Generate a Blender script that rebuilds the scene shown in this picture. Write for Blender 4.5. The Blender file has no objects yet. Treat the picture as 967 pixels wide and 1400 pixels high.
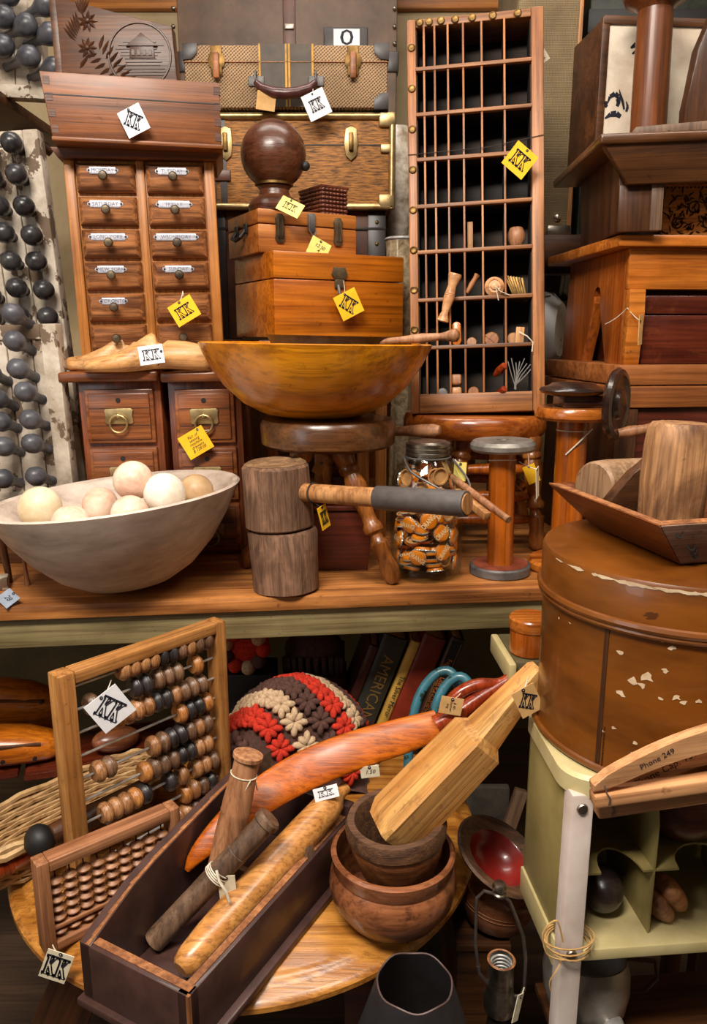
import bpy, bmesh, math, random
from mathutils import Vector, Matrix, Euler
R = math.radians
random.seed(7)
SC = bpy.context.scene
COL = SC.collection
# ---------------------------------------------------------------- camera geometry
FPX = 1050.0
CAM = Vector((0, 0, 1.5))
TH = math.atan(240 / FPX)
FWD = Vector((0, math.cos(TH), -math.sin(TH)))
UP = Vector((0, math.sin(TH), math.cos(TH)))

def ray(u, v):
    return Vector((1, 0, 0)) * ((u - 483.5) / FPX) + UP * ((700 - v) / FPX) + FWD

def P(u, v, Y):
    d = ray(u, v)
    return CAM + d * (Y / d.y)

def ZP(u, v, z):
    d = ray(u, v)
    return CAM + d * ((z - CAM.z) / d.z)

def S(p):
    return (Vector(p) - CAM).dot(FWD) / FPX

def raypl(u, v, o, n):
    d = ray(u, v)
    return CAM + d * ((o - CAM).dot(n) / d.dot(n))

cam = bpy.data.objects.new('camera', bpy.data.cameras.new('camera'))
COL.objects.link(cam)
cam.location = CAM
cam.rotation_euler = (math.pi / 2 - TH, 0, 0)
cam.data.lens = FPX / 1400 * 36
cam.data.sensor_width = 36
cam.data.clip_start = 0.05
SC.camera = cam

# ---------------------------------------------------------------- materials
def lin(c):
    out = []
    for x in c:
        x /= 255.0
        out.append(x / 12.92 if x <= .04045 else ((x + .055) / 1.055) ** 2.4)
    return (out[0], out[1], out[2], 1)

_m = {}
def new_mat(name):
    m = bpy.data.materials.new(name)
    m.use_nodes = True
    nt = m.node_tree
    b = nt.nodes['Principled BSDF']
    return m, nt, b

def _coords(nt, scale, rnd=True):
    tc = nt.nodes.new('ShaderNodeTexCoord')
    mp = nt.nodes.new('ShaderNodeMapping')
    mp.inputs['Scale'].default_value = scale
    nt.links.new(tc.outputs['Object'], mp.inputs['Vector'])
    if rnd:
        oi = nt.nodes.new('ShaderNodeObjectInfo')
        ml = nt.nodes.new('ShaderNodeMath'); ml.operation = 'MULTIPLY'
        ml.inputs[1].default_value = 13.0
        nt.links.new(oi.outputs['Random'], ml.inputs[0])
        nt.links.new(ml.outputs[0], mp.inputs['Location'])
    return mp

def _noise(nt, vec, scale, detail=4, rough=.6, dist=0.0):
    n = nt.nodes.new('ShaderNodeTexNoise')
    n.inputs['Scale'].default_value = scale
    n.inputs['Detail'].default_value = detail
    n.inputs['Roughness'].default_value = rough
    n.inputs['Distortion'].default_value = dist
    nt.links.new(vec.outputs[0], n.inputs['Vector'])
    return n

def _ramp(nt, src, stops):
    r = nt.nodes.new('ShaderNodeValToRGB')
    el = r.color_ramp.elements
    while len(el) < len(stops): el.new(.5)
    for e, (p, c) in zip(el, stops):
        e.position = p; e.color = c
    nt.links.new(src, r.inputs[0])
    return r

def _mix(nt, fac, a, b, mode='MIX'):
    m = nt.nodes.new('ShaderNodeMix'); m.data_type = 'RGBA'; m.blend_type = mode
    if isinstance(fac, (int, float)): m.inputs[0].default_value = fac
    else: nt.links.new(fac, m.inputs[0])
    for s, i in ((a, 6), (b, 7)):
        if isinstance(s, tuple): m.inputs[i].default_value = s
        else: nt.links.new(s, m.inputs[i])
    return m.outputs[2]

def wood(name, dark, light, axis='Z', sc=1.0, rough=.42, wear=None, wear_amt=.5, coat=0.0, contrast=1.0, bump=.25, an=.1):
    if name in _m: return _m[name]
    m, nt, b = new_mat(name)
    k = {'X': (an, 1, 1), 'Y': (1, an, 1), 'Z': (1, 1, an)}[axis]
    k2 = {'X': (.025, 1, 1), 'Y': (1, .025, 1), 'Z': (1, 1, .025)}[axis]
    mp = _coords(nt, k); mp2 = _coords(nt, k2); mp3 = _coords(nt, (1, 1, 1))
    n1 = _noise(nt, mp, 22 * sc, 5, .6, 1.2)
    w = .17 / contrast
    r1 = _ramp(nt, n1.outputs[0], [(.5 - w, lin(dark)), (.5 + w, lin(light))])
    n2 = _noise(nt, mp2, 160 * sc, 3, .7)
    r2 = _ramp(nt, n2.outputs[0], [(.36, (.42, .36, .32, 1)), (.56, (1, 1, 1, 1))])
    c = _mix(nt, .75, r1.outputs[0], r2.outputs[0], 'MULTIPLY')
    n3 = _noise(nt, mp3, 9 * sc, 4, .6, .4)
    r3 = _ramp(nt, n3.outputs[0], [(.35, (.62, .58, .55, 1)), (.6, (1, 1, 1, 1))])
    c = _mix(nt, .6, c, r3.outputs[0], 'MULTIPLY')
    n5 = _noise(nt, mp3, 70 * sc, 3, .8)
    r5 = _ramp(nt, n5.outputs[0], [(.27, (.45, .38, .34, 1)), (.36, (1, 1, 1, 1))])
    c = _mix(nt, .8, c, r5.outputs[0], 'MULTIPLY')
    if wear:
        n4 = _noise(nt, mp3, 26 * sc, 6, .75, .3)
        r4 = _ramp(nt, n4.outputs[0], [(.57, (0, 0, 0, 1)), (.68, (1, 1, 1, 1))])
        ml = nt.nodes.new('ShaderNodeMath'); ml.operation = 'MULTIPLY'; ml.inputs[1].default_value = wear_amt
        nt.links.new(r4.outputs[0], ml.inputs[0])
        c = _mix(nt, ml.outputs[0], c, lin(wear))
    nt.links.new(c, b.inputs['Base Color'])
    rr = nt.nodes.new('ShaderNodeMapRange')
    rr.inputs[3].default_value = max(.05, rough - .1); rr.inputs[4].default_value = min(1, rough + .15)
    nt.links.new(n3.outputs[0], rr.inputs[0]); nt.links.new(rr.outputs[0], b.inputs['Roughness'])
    b.inputs['Coat Weight'].default_value = coat
    b.inputs['Coat Roughness'].default_value = .2
    bp = nt.nodes.new('ShaderNodeBump'); bp.inputs['Strength'].default_value = bump; bp.inputs['Distance'].default_value = .002
    nt.links.new(n2.outputs[0], bp.inputs['Height']); nt.links.new(bp.outputs[0], b.inputs['Normal'])
    _m[name] = m
    return m

def plain(name, c1, c2=None, rough=.6, metal=0.0, sc=30, bump=.15, chips=None, chip_t=.66, chip_sc=14, coat=0.0, scale=(1, 1, 1)):
    if name in _m: return _m[name]
    m, nt, b = new_mat(name)
    mp = _coords(nt, scale)
    n = _noise(nt, mp, sc, 6, .65, .2)
    c2 = c2 or tuple(x * .75 for x in c1)
    r = _ramp(nt, n.outputs[0], [(.33, lin(c2)), (.62, lin(c1))])
    c = r.outputs[0]
    if chips:
        n4 = _noise(nt, mp, chip_sc, 7, .6, .3)
        r4 = _ramp(nt, n4.outputs[0], [(chip_t, (0, 0, 0, 1)), (chip_t + .015, (1, 1, 1, 1))])
        c = _mix(nt, r4.outputs[0], c, lin(chips))
    nt.links.new(c, b.inputs['Base Color'])
    b.inputs['Metallic'].default_value = metal
    b.inputs['Roughness'].default_value = rough
    b.inputs['Coat Weight'].default_value = coat
    bp = nt.nodes.new('ShaderNodeBump'); bp.inputs['Strength'].default_value = bump; bp.inputs['Distance'].default_value = .002
    nt.links.new(n.outputs[0], bp.inputs['Height']); nt.links.new(bp.outputs[0], b.inputs['Normal'])
    _m[name] = m
    return m

def weave(name, c1, c2, freq=260, rough=.8, diag=False):
    if name in _m: return _m[name]
    m, nt, b = new_mat(name)
    mp = _coords(nt, (1, 1, 1), False)
    if diag: mp.inputs['Rotation'].default_value = (0, R(40), 0)
    ws = []
    for ax in ('X', 'Z'):
        w = nt.nodes.new('ShaderNodeTexWave'); w.bands_direction = ax
        w.inputs['Scale'].default_value = freq / 6.28; w.inputs['Distortion'].default_value = 1.5
        w.inputs['Detail'].default_value = 2
        nt.links.new(mp.outputs[0], w.inputs['Vector']); ws.append(w)
    c = _mix(nt, .5, ws[0].outputs[0], ws[1].outputs[0], 'MULTIPLY')
    c = _mix(nt, .45, c, ws[1].outputs[0])
    n = _noise(nt, mp, 9, 5)
    r = _ramp(nt, c, [(.08, lin(c2)), (.5, lin(c1))])
    r3 = _ramp(nt, n.outputs[0], [(.35, (.6, .57, .55, 1)), (.6, (1, 1, 1, 1))])
    cc = _mix(nt, .8, r.outputs[0], r3.outputs[0], 'MULTIPLY')
    nt.links.new(cc, b.inputs['Base Color']); b.inputs['Roughness'].default_value = rough
    bp = nt.nodes.new('ShaderNodeBump'); bp.inputs['Strength'].default_value = .4; bp.inputs['Distance'].default_value = .002
    nt.links.new(c, bp.inputs['Height']); nt.links.new(bp.outputs[0], b.inputs['Normal'])
    _m[name] = m
    return m

def glass(name, tint=(.93, .96, .94)):
    if name in _m: return _m[name]
    m, nt, b = new_mat(name)
    tr = nt.nodes.new('ShaderNodeBsdfTransparent'); tr.inputs[0].default_value = (*tint, 1)
    gl = nt.nodes.new('ShaderNodeBsdfGlossy'); gl.inputs['Roughness'].default_value = .04
    lw = nt.nodes.new('ShaderNodeLayerWeight'); lw.inputs[0].default_value = .5
    pw = nt.nodes.new('ShaderNodeMath'); pw.operation = 'POWER'; pw.inputs[1].default_value = 3.5
    nt.links.new(lw.outputs['Facing'], pw.inputs[0])
    fr = nt.nodes.new('ShaderNodeMath'); fr.operation = 'MULTIPLY_ADD'; fr.inputs[1].default_value = .45; fr.inputs[2].default_value = .035
    nt.links.new(pw.outputs[0], fr.inputs[0])
    mx = nt.nodes.new('ShaderNodeMixShader')
    nt.links.new(fr.outputs[0], mx.inputs[0]); nt.links.new(tr.outputs[0], mx.inputs[1]); nt.links.new(gl.outputs[0], mx.inputs[2])
    nt.links.new(mx.outputs[0], nt.nodes['Material Output'].inputs[0])
    _m[name] = m
    return m

# ---------------------------------------------------------------- mesh builder
class MB:
    def __init__(s):
        s.bm = bmesh.new(); s.m = Matrix(); s.mi = 0
    def v(s, co): return s.bm.verts.new(s.m @ Vector(co))
    def f(s, vs):
        try:
            fc = s.bm.faces.new(vs); fc.material_index = s.mi; fc.smooth = True
            return fc
        except ValueError: return None
    def hexa(s, p, b=0.0, seg=2):
        vs = [s.v(q) for q in p]
        fs = [s.f([vs[i] for i in q]) for q in ((3, 2, 1, 0), (4, 5, 6, 7), (0, 1, 5, 4), (1, 2, 6, 5), (2, 3, 7, 6), (3, 0, 4, 7))]
        if b > 0:
            ed = set(e for fc in fs for e in fc.edges)
            r = bmesh.ops.bevel(s.bm, geom=list(ed), offset=b, segments=seg, profile=.5, affect='EDGES')
            for fc in r['faces']: fc.material_index = s.mi; fc.smooth = True
    def box(s, x0, x1, y0, y1, z0, z1, b=0.0, seg=2):
        s.hexa([(x0, y0, z0), (x1, y0, z0), (x1, y1, z0), (x0, y1, z0), (x0, y0, z1), (x1, y0, z1), (x1, y1, z1), (x0, y1, z1)], b, seg)
    def prism(s, poly, y0, y1, b=0.0):          # poly in XZ, extruded along Y
        n = len(poly)
        a = [s.v((x, y0, z)) for x, z in poly]; c = [s.v((x, y1, z)) for x, z in poly]
        fs = [s.f(a), s.f(c[::-1])] + [s.f([a[i], c[i], c[(i + 1) % n], a[(i + 1) % n]]) for i in range(n)]
        if b > 0:
            ed = set(e for fc in fs[:2] if fc for e in fc.edges)
            r = bmesh.ops.bevel(s.bm, geom=list(ed), offset=b, segments=2, profile=.5, affect='EDGES')
            for fc in r['faces']: fc.material_index = s.mi; fc.smooth = True
    def rings(s, rs, closed=True, cap=True):    # loft through rings of points
        V = [[s.v(p) for p in r] for r in rs]
        n = len(V[0])
        for a, b in zip(V, V[1:]):
            for i in range(n if closed else n - 1):
                s.f([a[i], a[(i + 1) % n], b[(i + 1) % n], b[i]])
        if cap: s.f(V[0][::-1]); s.f(V[-1])
    def lathe(s, prof, n=32, wob=None):
        prev = None
        for r, z in prof:
            if r < 1e-6: cur = [s.v((0, 0, z))]
            else:
                cur = []
                for i in range(n):
                    a = 2 * math.pi * i / n
                    k = r * (wob(a, z) if wob else 1)
                    cur.append(s.v((k * math.cos(a), k * math.sin(a), z)))
            if prev:
                if len(prev) == 1 and len(cur) > 1:
                    for i in range(n): s.f([prev[0], cur[(i + 1) % n], cur[i]])
                elif len(cur) == 1 and len(prev) > 1:
                    for i in range(n): s.f([prev[i], prev[(i + 1) % n], cur[0]])
                elif len(cur) > 1:
                    for i in range(n): s.f([prev[i], prev[(i + 1) % n], cur[(i + 1) % n], cur[i]])
            prev = cur
    def tube(s, pts, r, n=8, cap=True, flat=1.0, up=None):
        pts = [Vector(p) for p in pts]
        rr = r if isinstance(r, (list, tuple)) else [r] * len(pts)
        t0 = (pts[1] - pts[0]).normalized()
        u = (up or Vector((0, 0, 1)))
        if abs(u.dot(t0)) > .95: u = Vector((1, 0, 0))
        rs = []
        for i, p in enumerate(pts):
            t = (pts[min(i + 1, len(pts) - 1)] - pts[max(i - 1, 0)]).normalized()
            u = (u - t * u.dot(t)).normalized(); w = t.cross(u)
            rs.append([p + (u * math.cos(2 * math.pi * k / n) * flat + w * math.sin(2 * math.pi * k / n)) * rr[i] for k in range(n)])
        s.rings(rs, True, cap)
    def ball(s, c, r, n=20, sc=(1, 1, 1)):
        m0 = s.m
        s.m = m0 @ Matrix.Translation(c) @ Matrix.Diagonal((*sc, 1))
        k = max(6, n // 2)
        s.lathe([(r * math.sin(math.pi * i / k), -r * math.cos(math.pi * i / k)) if 0 < i < k else (0, -r if i == 0 else r) for i in range(k + 1)], n)
        s.m = m0
    def mesh(s, name, mats, sharp=38):
        bm = s.bm
        bmesh.ops.recalc_face_normals(bm, faces=bm.faces)
        for e in bm.edges:
            if len(e.link_faces) == 2 and e.calc_face_angle(0) > R(sharp): e.smooth = False
        me = bpy.data.meshes.new(name)
        bm.to_mesh(me); bm.free()
        for m in (mats if isinstance(mats, (list, tuple)) else [mats]): me.materials.append(m)
        return me
    def build(s, name, mats, parent=None, label=None, sharp=38):
        return link(name, s.mesh(name, mats, sharp), parent, label)

def link(name, me, parent=None, label=None, mat=None):
    o = bpy.data.objects.new(name, me); COL.objects.link(o)
    if parent: o.parent = parent
    if mat is not None:
        o.matrix_local = mat
    if label: o['label'] = label
    return o

def tag(o, label, cat, group=None):
    o['label'] = label; o['category'] = cat
    if group: o['group'] = group
    return o

def thing(name, label, cat, loc=(0, 0, 0), rot=(0, 0, 0), group=None, mat=None):
    o = bpy.data.objects.new(name, None); COL.objects.link(o)
    o.empty_display_size = .02
    if mat is not None:
        l, q, _ = mat.decompose(); o.location = l; o.rotation_euler = q.to_euler()
    else:
        o.location = loc; o.rotation_euler = tuple(R(a) for a in rot)
    return tag(o, label, cat, group)

def solo(mb, name, mats, label, cat, loc=(0, 0, 0), rot=(0, 0, 0), group=None, mat=None, sharp=38):
    o = mb.build(name, mats, None, None, sharp)
    if mat is not None:
        l, q, _ = mat.decompose(); o.location = l; o.rotation_euler = q.to_euler()
    else:
        o.location = loc; o.rotation_euler = tuple(R(a) for a in rot)
    return tag(o, label, cat, group)

def struct(mb, name, m):
    o = mb.build(name, m); o['kind'] = 'structure'; return o

def align(a, b, up=(0, 0, 1)):                  # local Z from a to b, origin a
    a = Vector(a); z = (Vector(b) - a).normalized(); u = Vector(up)
    if abs(u.dot(z)) > .98: u = Vector((0, 1, 0))
    x = u.cross(z).normalized(); y = z.cross(x)
    m = Matrix((x, y, z)).transposed().to_4x4(); m.translation = a
    return m

def frame3(bl, br, tl):                         # local X along bottom, Z up the side, Y away; returns matrix, W, H
    bl = Vector(bl); x = Vector(br) - bl; W = x.length; x.normalize()
    z = Vector(tl) - bl; z = z - x * z.dot(x); H = z.length; z.normalize()
    y = z.cross(x)
    m = Matrix((x, y, z)).transposed().to_4x4(); m.translation = bl
    return m, W, H

# ---------------------------------------------------------------- lettering
_tx = {}
def text_mesh(txt, m, size=1.0, shear=0.0, space=1.0):
    key = (txt, m.name, shear, space)
    if key not in _tx:
        cu = bpy.data.curves.new('t', 'FONT'); cu.body = txt; cu.size = 1; cu.align_x = 'CENTER'; cu.align_y = 'CENTER'
        cu.shear = shear; cu.space_line = .85; cu.space_character = space; cu.resolution_u = 2
        o = bpy.data.objects.new('t', cu); COL.objects.link(o)
        dg = bpy.context.evaluated_depsgraph_get(); dg.update()
        me = bpy.data.meshes.new_from_object(o.evaluated_get(dg))
        bpy.data.objects.remove(o); bpy.data.curves.remove(cu)
        for v in me.vertices: v.co = Vector((v.co.x, 0, v.co.y))
        me.materials.clear(); me.materials.append(m)
        _tx[key] = me
    return _tx[key]

def letter(txt, m, parent, loc, size, rot=(0, 0, 0), name='lettering', shear=0.0, label=None, sx=1.0, space=1.0):
    me = text_mesh(txt, m, 1, shear, space)
    mat = Matrix.Translation(loc) @ Euler(tuple(R(a) for a in rot)).to_matrix().to_4x4() @ Matrix.Diagonal((size * sx, size, size, 1))
    return link(name, me, parent, label, mat)

KPTS = [(.02, 0), (.5, 0), (.5, .1), (.4, .1), (.4, .4), (.66, .1), (.58, .1), (.58, 0), (1, 0), (1, .1), (.92, .1), (.56, .55), (.84, .9), (.95, .9), (.95, 1), (.55, 1), (.55, .9),
        (.62, .9), (.4, .62), (.4, .9), (.5, .9), (.5, 1), (.02, 1), (.02, .9), (.14, .9), (.14, .1), (.02, .1)]
def kk_mesh(mb, w, h, y, th=.045):
    for k in range(2):
        for dx, dy, t in ((0, 0, th), (.05, -.05, th * 1.1)):
            pts = [((-.5 + .5 * k + p[0] * .48 + dx * .5) * w, (-.5 + p[1] + dy) * h) for p in KPTS]
            for i in range(len(pts)):
                a = Vector(pts[i]); b = Vector(pts[(i + 1) % len(pts)]); d = (b - a)
                if dx and d.x >= -1e-6 and d.y >= -1e-6: continue
                d.normalize(); nn = Vector((-d.y, d.x)) * t * h * .5; a = a - d * t * h * .4; b = b + d * t * h * .4
                mb.f([mb.v((q.x, y, q.y)) for q in (a - nn, b - nn, b + nn, a + nn)])

INK = None
def paper_tag(u, v, Y, wpx, hpx, roll, m, label, text='KK', to=(), yaw=0, pitch=0, troll=0, tsize=1.0, hole=(0, .42), name='price_tag', lx=0, lz=0, sm=None, pos=None, curl=0.0):
    p = Vector(pos) if pos is not None else P(u, v, Y)
    s = S(p); w = wpx * s; h = hpx * s
    M = Matrix.Translation(p) @ Matrix.Rotation(R(yaw), 4, 'Z') @ Matrix.Rotation(R(pitch), 4, 'X') @ Matrix.Rotation(R(-roll), 4, 'Y')
    t = thing(name, label, 'tag', mat=M)
    b = MB(); N = 6
    pts_f = []
    for yy in (-.0006, .0006):
        row = []
        for i in range(N + 1):
            x = -w / 2 + w * i / N; c = curl * w * ((2 * i / N - 1) ** 2)
            row.append((b.v((x, yy - c, -h / 2)), b.v((x, yy - c, h / 2))))
        pts_f.append(row)
    for row in pts_f:
        for a, c in zip(row, row[1:]): b.f([a[0], c[0], c[1], a[1]])
    f0, f1 = pts_f
    for k in (0, 1):
        for i in range(N): b.f([f0[i][k], f0[i + 1][k], f1[i + 1][k], f1[i][k]])
    for i in (0, N): b.f([f0[i][0], f0[i][1], f1[i][1], f1[i][0]])
    b.build('card', m, t)
    if text == 'KK':
        b = MB(); kk_mesh(b, w * .72 * tsize, h * .55 * tsize, 0)
        me = b.mesh('lettering', INK)
        link('lettering', me, t, None, Matrix.Translation((lx * w, -.0012, lz * h)) @ Matrix.Rotation(R(-troll), 4, 'Y'))
    elif text:
        nl = text.count('\n') + 1
        letter(text, INK, t, (lx * w, -.0012, lz * h), tsize * h * .8 / nl, (0, -troll, 0), shear=.3)
    hx, hz = hole[0] * w, hole[1] * h
    b = MB(); b.m = Matrix.Translation((hx, -.0012, hz)) @ Matrix.Rotation(R(90), 4, 'X')
    b.lathe([(.0012, 0), (.0026, 0), (.0026, .0006), (.0012, .0006), (.0012, 0)], 12)
    b.build('eyelet', INK, t)
    if to:
        inv = t.matrix_basis.inverted() if False else M.inverted()
        pts = [Vector((hx, -.0015, hz))] + [inv @ Vector(q) for q in to]
        fine = []
        for a, c in zip(pts, pts[1:]):
            for k in range(4):
                q = a.lerp(c, k / 4); q = q + Vector((0, 0, -1)) * (.06 * (c - a).length * math.sin(math.pi * k / 4)); fine.append(q)
        fine.append(pts[-1])
        b = MB(); b.tube(fine, .0009, 5); b.build('string', sm or M_STR, t)
    return t

def crom(p, i, s_):
    a, b_, c, d = p[max(i - 1, 0)], p[i], p[i + 1], p[min(i + 2, len(p) - 1)]
    return .5 * ((2 * b_) + (c - a) * s_ + (2 * a - 5 * b_ + 4 * c - d) * s_ * s_ + (3 * b_ - a - 3 * c + d) * s_ ** 3)
def crv(p, n=4):
    out = []
    for i in range(len(p) - 1):
        for k in range(n): out.append(crom(p, i, k / n))
    out.append(p[-1]); return out

def wobf(seed, amp=.04):
    rnd = random.Random(seed)
    ph = [(k, rnd.uniform(0, 6.28), rnd.uniform(-8, 8), amp / (k ** .6) * rnd.uniform(.5, 1)) for k in (2, 3, 5, 7, 11)]
    return lambda a, z: 1 + sum(am * math.sin(k * a + p + q * z * 3) for k, p, q, am in ph)
# ---------------------------------------------------------------- palette
INK = plain('ink', (20, 20, 40), (15, 15, 30), .7, bump=0)
M_STR = plain('string', (225, 215, 195), (180, 165, 140), .9, bump=0)
M_CORD = plain('dark_cord', (60, 45, 35), (35, 25, 20), .8, bump=0)
PW = plain('white_card', (236, 236, 240), (222, 222, 228), .8, bump=.03)
PC = plain('cream_card', (226, 214, 186), (206, 192, 160), .8, bump=.03)
PY = plain('yellow_card', (252, 200, 30), (240, 182, 15), .7, bump=.03)
PYP = plain('pale_yellow_card', (246, 226, 130), (232, 205, 100), .7, bump=.03)
PT = plain('tan_card', (214, 170, 110), (190, 145, 88), .8, bump=.03)
BLACK = plain('black', (26, 23, 22), (14, 12, 12), .55)
DARKMETAL = plain('dark_metal', (104, 88, 66), (58, 46, 34), .42, .5)
IRON = plain('iron', (112, 108, 106), (70, 66, 66), .5, .4)
STEEL = plain('steel', (205, 203, 200), (160, 158, 155), .3, .55)
BRASS = plain('brass', (190, 166, 118), (142, 116, 74), .38, .8)
BRASSD = plain('aged_brass', (140, 108, 62), (80, 58, 30), .45, .9)
NICKEL = plain('nickel', (178, 168, 155), (110, 100, 88), .35, 1.0)
TIN = plain('tin_label', (205, 205, 215), (165, 165, 178), .45, .6, sc=90)
W_SHELF = wood('shelf_pine', (128, 72, 32), (206, 136, 72), 'X', .8, .42)
W_APRON = wood('olive_rail', (118, 104, 64), (156, 140, 98), 'X', .8, .55, contrast=.8)
W_HONEY = wood('honey_wood', (158, 78, 8), (208, 120, 26), 'X', .6, .28, coat=.35, bump=.1)
W_HONEY2 = wood('honey_wood_dull', (150, 82, 28), (198, 124, 56), 'X', .6, .36, coat=.2, bump=.1)
W_CABF = wood('oak_frame', (166, 100, 40), (206, 138, 68), 'Z', 1, .42, bump=.2)
W_CABD = wood('oak_drawer', (104, 58, 26), (184, 120, 70), 'X', 2.2, .45, contrast=1.3)
W_BOX = wood('walnut_box', (86, 42, 12), (142, 80, 30), 'X', .8, .42, coat=.08)
W_CARVE = wood('carved_wood', (66, 36, 15), (112, 66, 33), 'X', .8, .42)
W_CARVE2 = wood('carved_relief', (46, 24, 10), (86, 48, 24), 'X', .8, .42)
W_BOXD = wood('box_dovetail', (72, 36, 16), (110, 58, 26), 'X', .8, .4)
W_CARVED = wood('carved_dark', (40, 20, 10), (66, 36, 20), 'X', .8, .5)
W_SEW = wood('sewing_walnut', (100, 50, 18), (170, 100, 50), 'X', 1, .35, coat=.2)
W_SEWZ = wood('sewing_walnut_upright', (96, 44, 18), (150, 80, 40), 'Z', 1, .35, coat=.2)
W_BOWL = wood('yellow_bowl_wood', (196, 112, 4), (240, 158, 22), 'X', .5, .27, coat=.4, wear=(120, 62, 20), wear_amt=.4, bump=.06)
W_GREY = plain('grey_bowl_wood', (206, 188, 174), (160, 142, 128), .55, sc=16, scale=(.4, 1, 1.6), bump=.1)
W_LOG = wood('log_bark', (92, 64, 44), (152, 112, 86), 'Z', 1.7, .75, wear=(78, 52, 38), wear_amt=.6, bump=1.2, an=.3)
W_LOGEND = wood('log_end', (112, 80, 50), (160, 122, 84), 'X', 3, .8, bump=.8)
W_ASH = wood('ash_handle', (168, 112, 62), (212, 156, 100), 'Z', .8, .5)
W_TAPE = plain('grey_tape', (90, 84, 82), (70, 64, 62), .5, sc=25)
W_STOOL = wood('dark_stool', (66, 37, 15), (116, 72, 36), 'X', .9, .3, coat=.3)
W_LEG = wood('turned_leg', (112, 58, 18), (184, 112, 44), 'Z', 1, .28, coat=.4)
W_AMBER = wood('amber_wood', (138, 62, 8), (194, 102, 24), 'Z', .8, .26, coat=.4)
W_AMBERX = wood('amber_wood_flat', (142, 66, 16), (206, 120, 44), 'X', .8, .26, coat=.4)
W_DKRED = wood('dark_red_wood', (62, 22, 12), (104, 42, 22), 'X', .9, .35, coat=.2)
W_DARK = wood('dark_wood', (54, 29, 10), (102, 60, 26), 'X', .9, .45)
W_DARKZ = wood('dark_wood_upright', (52, 28, 14), (96, 56, 28), 'Z', .9, .4)
W_TRAY = wood('tray_frame_wood', (132, 76, 38), (190, 126, 74), 'Z', 1, .42)
W_TRAYX = wood('tray_divider_wood', (120, 72, 34), (178, 116, 62), 'X', 1, .45)
W_TRAY_SHADE = wood('tray_slot_shade', (26, 16, 9), (52, 32, 18), 'X', .8, .7)  # near black: the shade deep in the slots is put into the colour
W_PINE = wood('bench_pine', (170, 90, 16), (220, 134, 52), 'X', .7, .32, coat=.25)
W_PINEZ = wood('bench_pine_upright', (142, 66, 14), (200, 108, 34), 'Z', .7, .35, coat=.25)
W_CHEST = wood('chest_wood', (122, 66, 30), (176, 108, 56), 'X', .6, .4)
W_TABLE = wood('table_oak', (150, 86, 26), (214, 148, 66), 'X', .9, .25, coat=.4, contrast=1.3)
W_TOOL = plain('toolbox_paint', (76, 50, 44), (54, 34, 30), .42, sc=20, coat=.15)
W_WORN = wood('worn_edge', (130, 78, 44), (190, 128, 78), 'Z', 1, .55)
W_PIN = wood('rolling_pin_maple', (188, 122, 56), (226, 164, 94), 'X', 1.2, .3, coat=.3, wear=(160, 96, 44), wear_amt=.3, contrast=.7, an=.7)
W_BOB = wood('bobbin_wood', (148, 96, 62), (192, 138, 98), 'Z', .8, .45)
W_ROD = wood('grey_brown_rod', (86, 62, 46), (132, 102, 78), 'Z', 1, .55)
W_BOOM = wood('orange_paddle', (176, 80, 4), (212, 112, 18), 'X', 1.2, .36, coat=.2, wear=(110, 48, 8), wear_amt=.25)
W_BOOMR = wood('red_handle', (132, 42, 16), (178, 70, 28), 'Z', .8, .24, coat=.5)
W_PADDLE = wood('blonde_block', (186, 124, 58), (236, 184, 112), 'Z', .9, .5, wear=(112, 72, 40), wear_amt=.6)
W_MORT = wood('mortar_wood', (84, 46, 22), (150, 92, 50), 'X', 1.2, .4)
W_MORTR = wood('mortar_rough', (66, 40, 24), (118, 80, 50), 'X', 3, .6, bump=.6)
W_BIGB = wood('big_bowl_wood', (96, 50, 26), (168, 104, 66), 'X', .8, .32, coat=.25, wear=(52, 28, 18), wear_amt=.7)
W_ABA = wood('abacus_frame', (150, 94, 40), (200, 142, 78), 'Z', 1, .5, wear=(96, 56, 26), wear_amt=.35)
W_ABAX = wood('abacus_frame_flat', (150, 94, 40), (206, 146, 82), 'X', 1, .5, wear=(96, 56, 26), wear_amt=.35)
W_ABB = wood('small_abacus_wood', (146, 92, 58), (188, 132, 92), 'X', 1, .5)
W_ABBZ = wood('small_abacus_upright', (140, 88, 54), (182, 126, 86), 'Z', 1, .5)
BEADS = [wood('bead_tan', (150, 98, 56), (200, 146, 98), 'Z', 2, .35), wood('bead_brown', (96, 68, 48), (146, 110, 84), 'Z', 2, .35), wood('bead_dark', (34, 30, 32), (64, 58, 58), 'Z', 2, .35), wood('bead_orange', (170, 104, 46), (214, 148, 84), 'Z', 2, .35)]
W_DISC = wood('disc_bead', (150, 98, 64), (200, 144, 102), 'X', 2, .42, contrast=.7)
M_DRUM = plain('drum_brown', (120, 66, 14), (84, 43, 8), .34, sc=9, coat=.25, bump=.06, scale=(.6, .6, 2.2), chips=(76, 39, 9), chip_t=.675, chip_sc=16)
M_CREAM = plain('cream_paint', (204, 188, 138), (182, 164, 112), .4, sc=10, bump=.05, chips=(92, 62, 36), chip_t=.74, chip_sc=30)
M_OLIVED = plain('olive_shadow_panel', (92, 82, 52), (76, 66, 40), .6, sc=10, bump=.05)  # darker olive, with the shade under the shelf mixed into the colour
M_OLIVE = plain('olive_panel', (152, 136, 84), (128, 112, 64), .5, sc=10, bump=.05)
M_WLEG = plain('white_enamel', (212, 198, 190), (190, 172, 160), .38, sc=8, bump=.05, chips=(96, 66, 48), chip_t=.74, chip_sc=40)
M_WPAINT = plain('flaking_white_paint', (206, 194, 178), (150, 132, 112), .75, sc=15, bump=.6, chips=(104, 84, 66), chip_t=.555, chip_sc=13)
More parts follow.
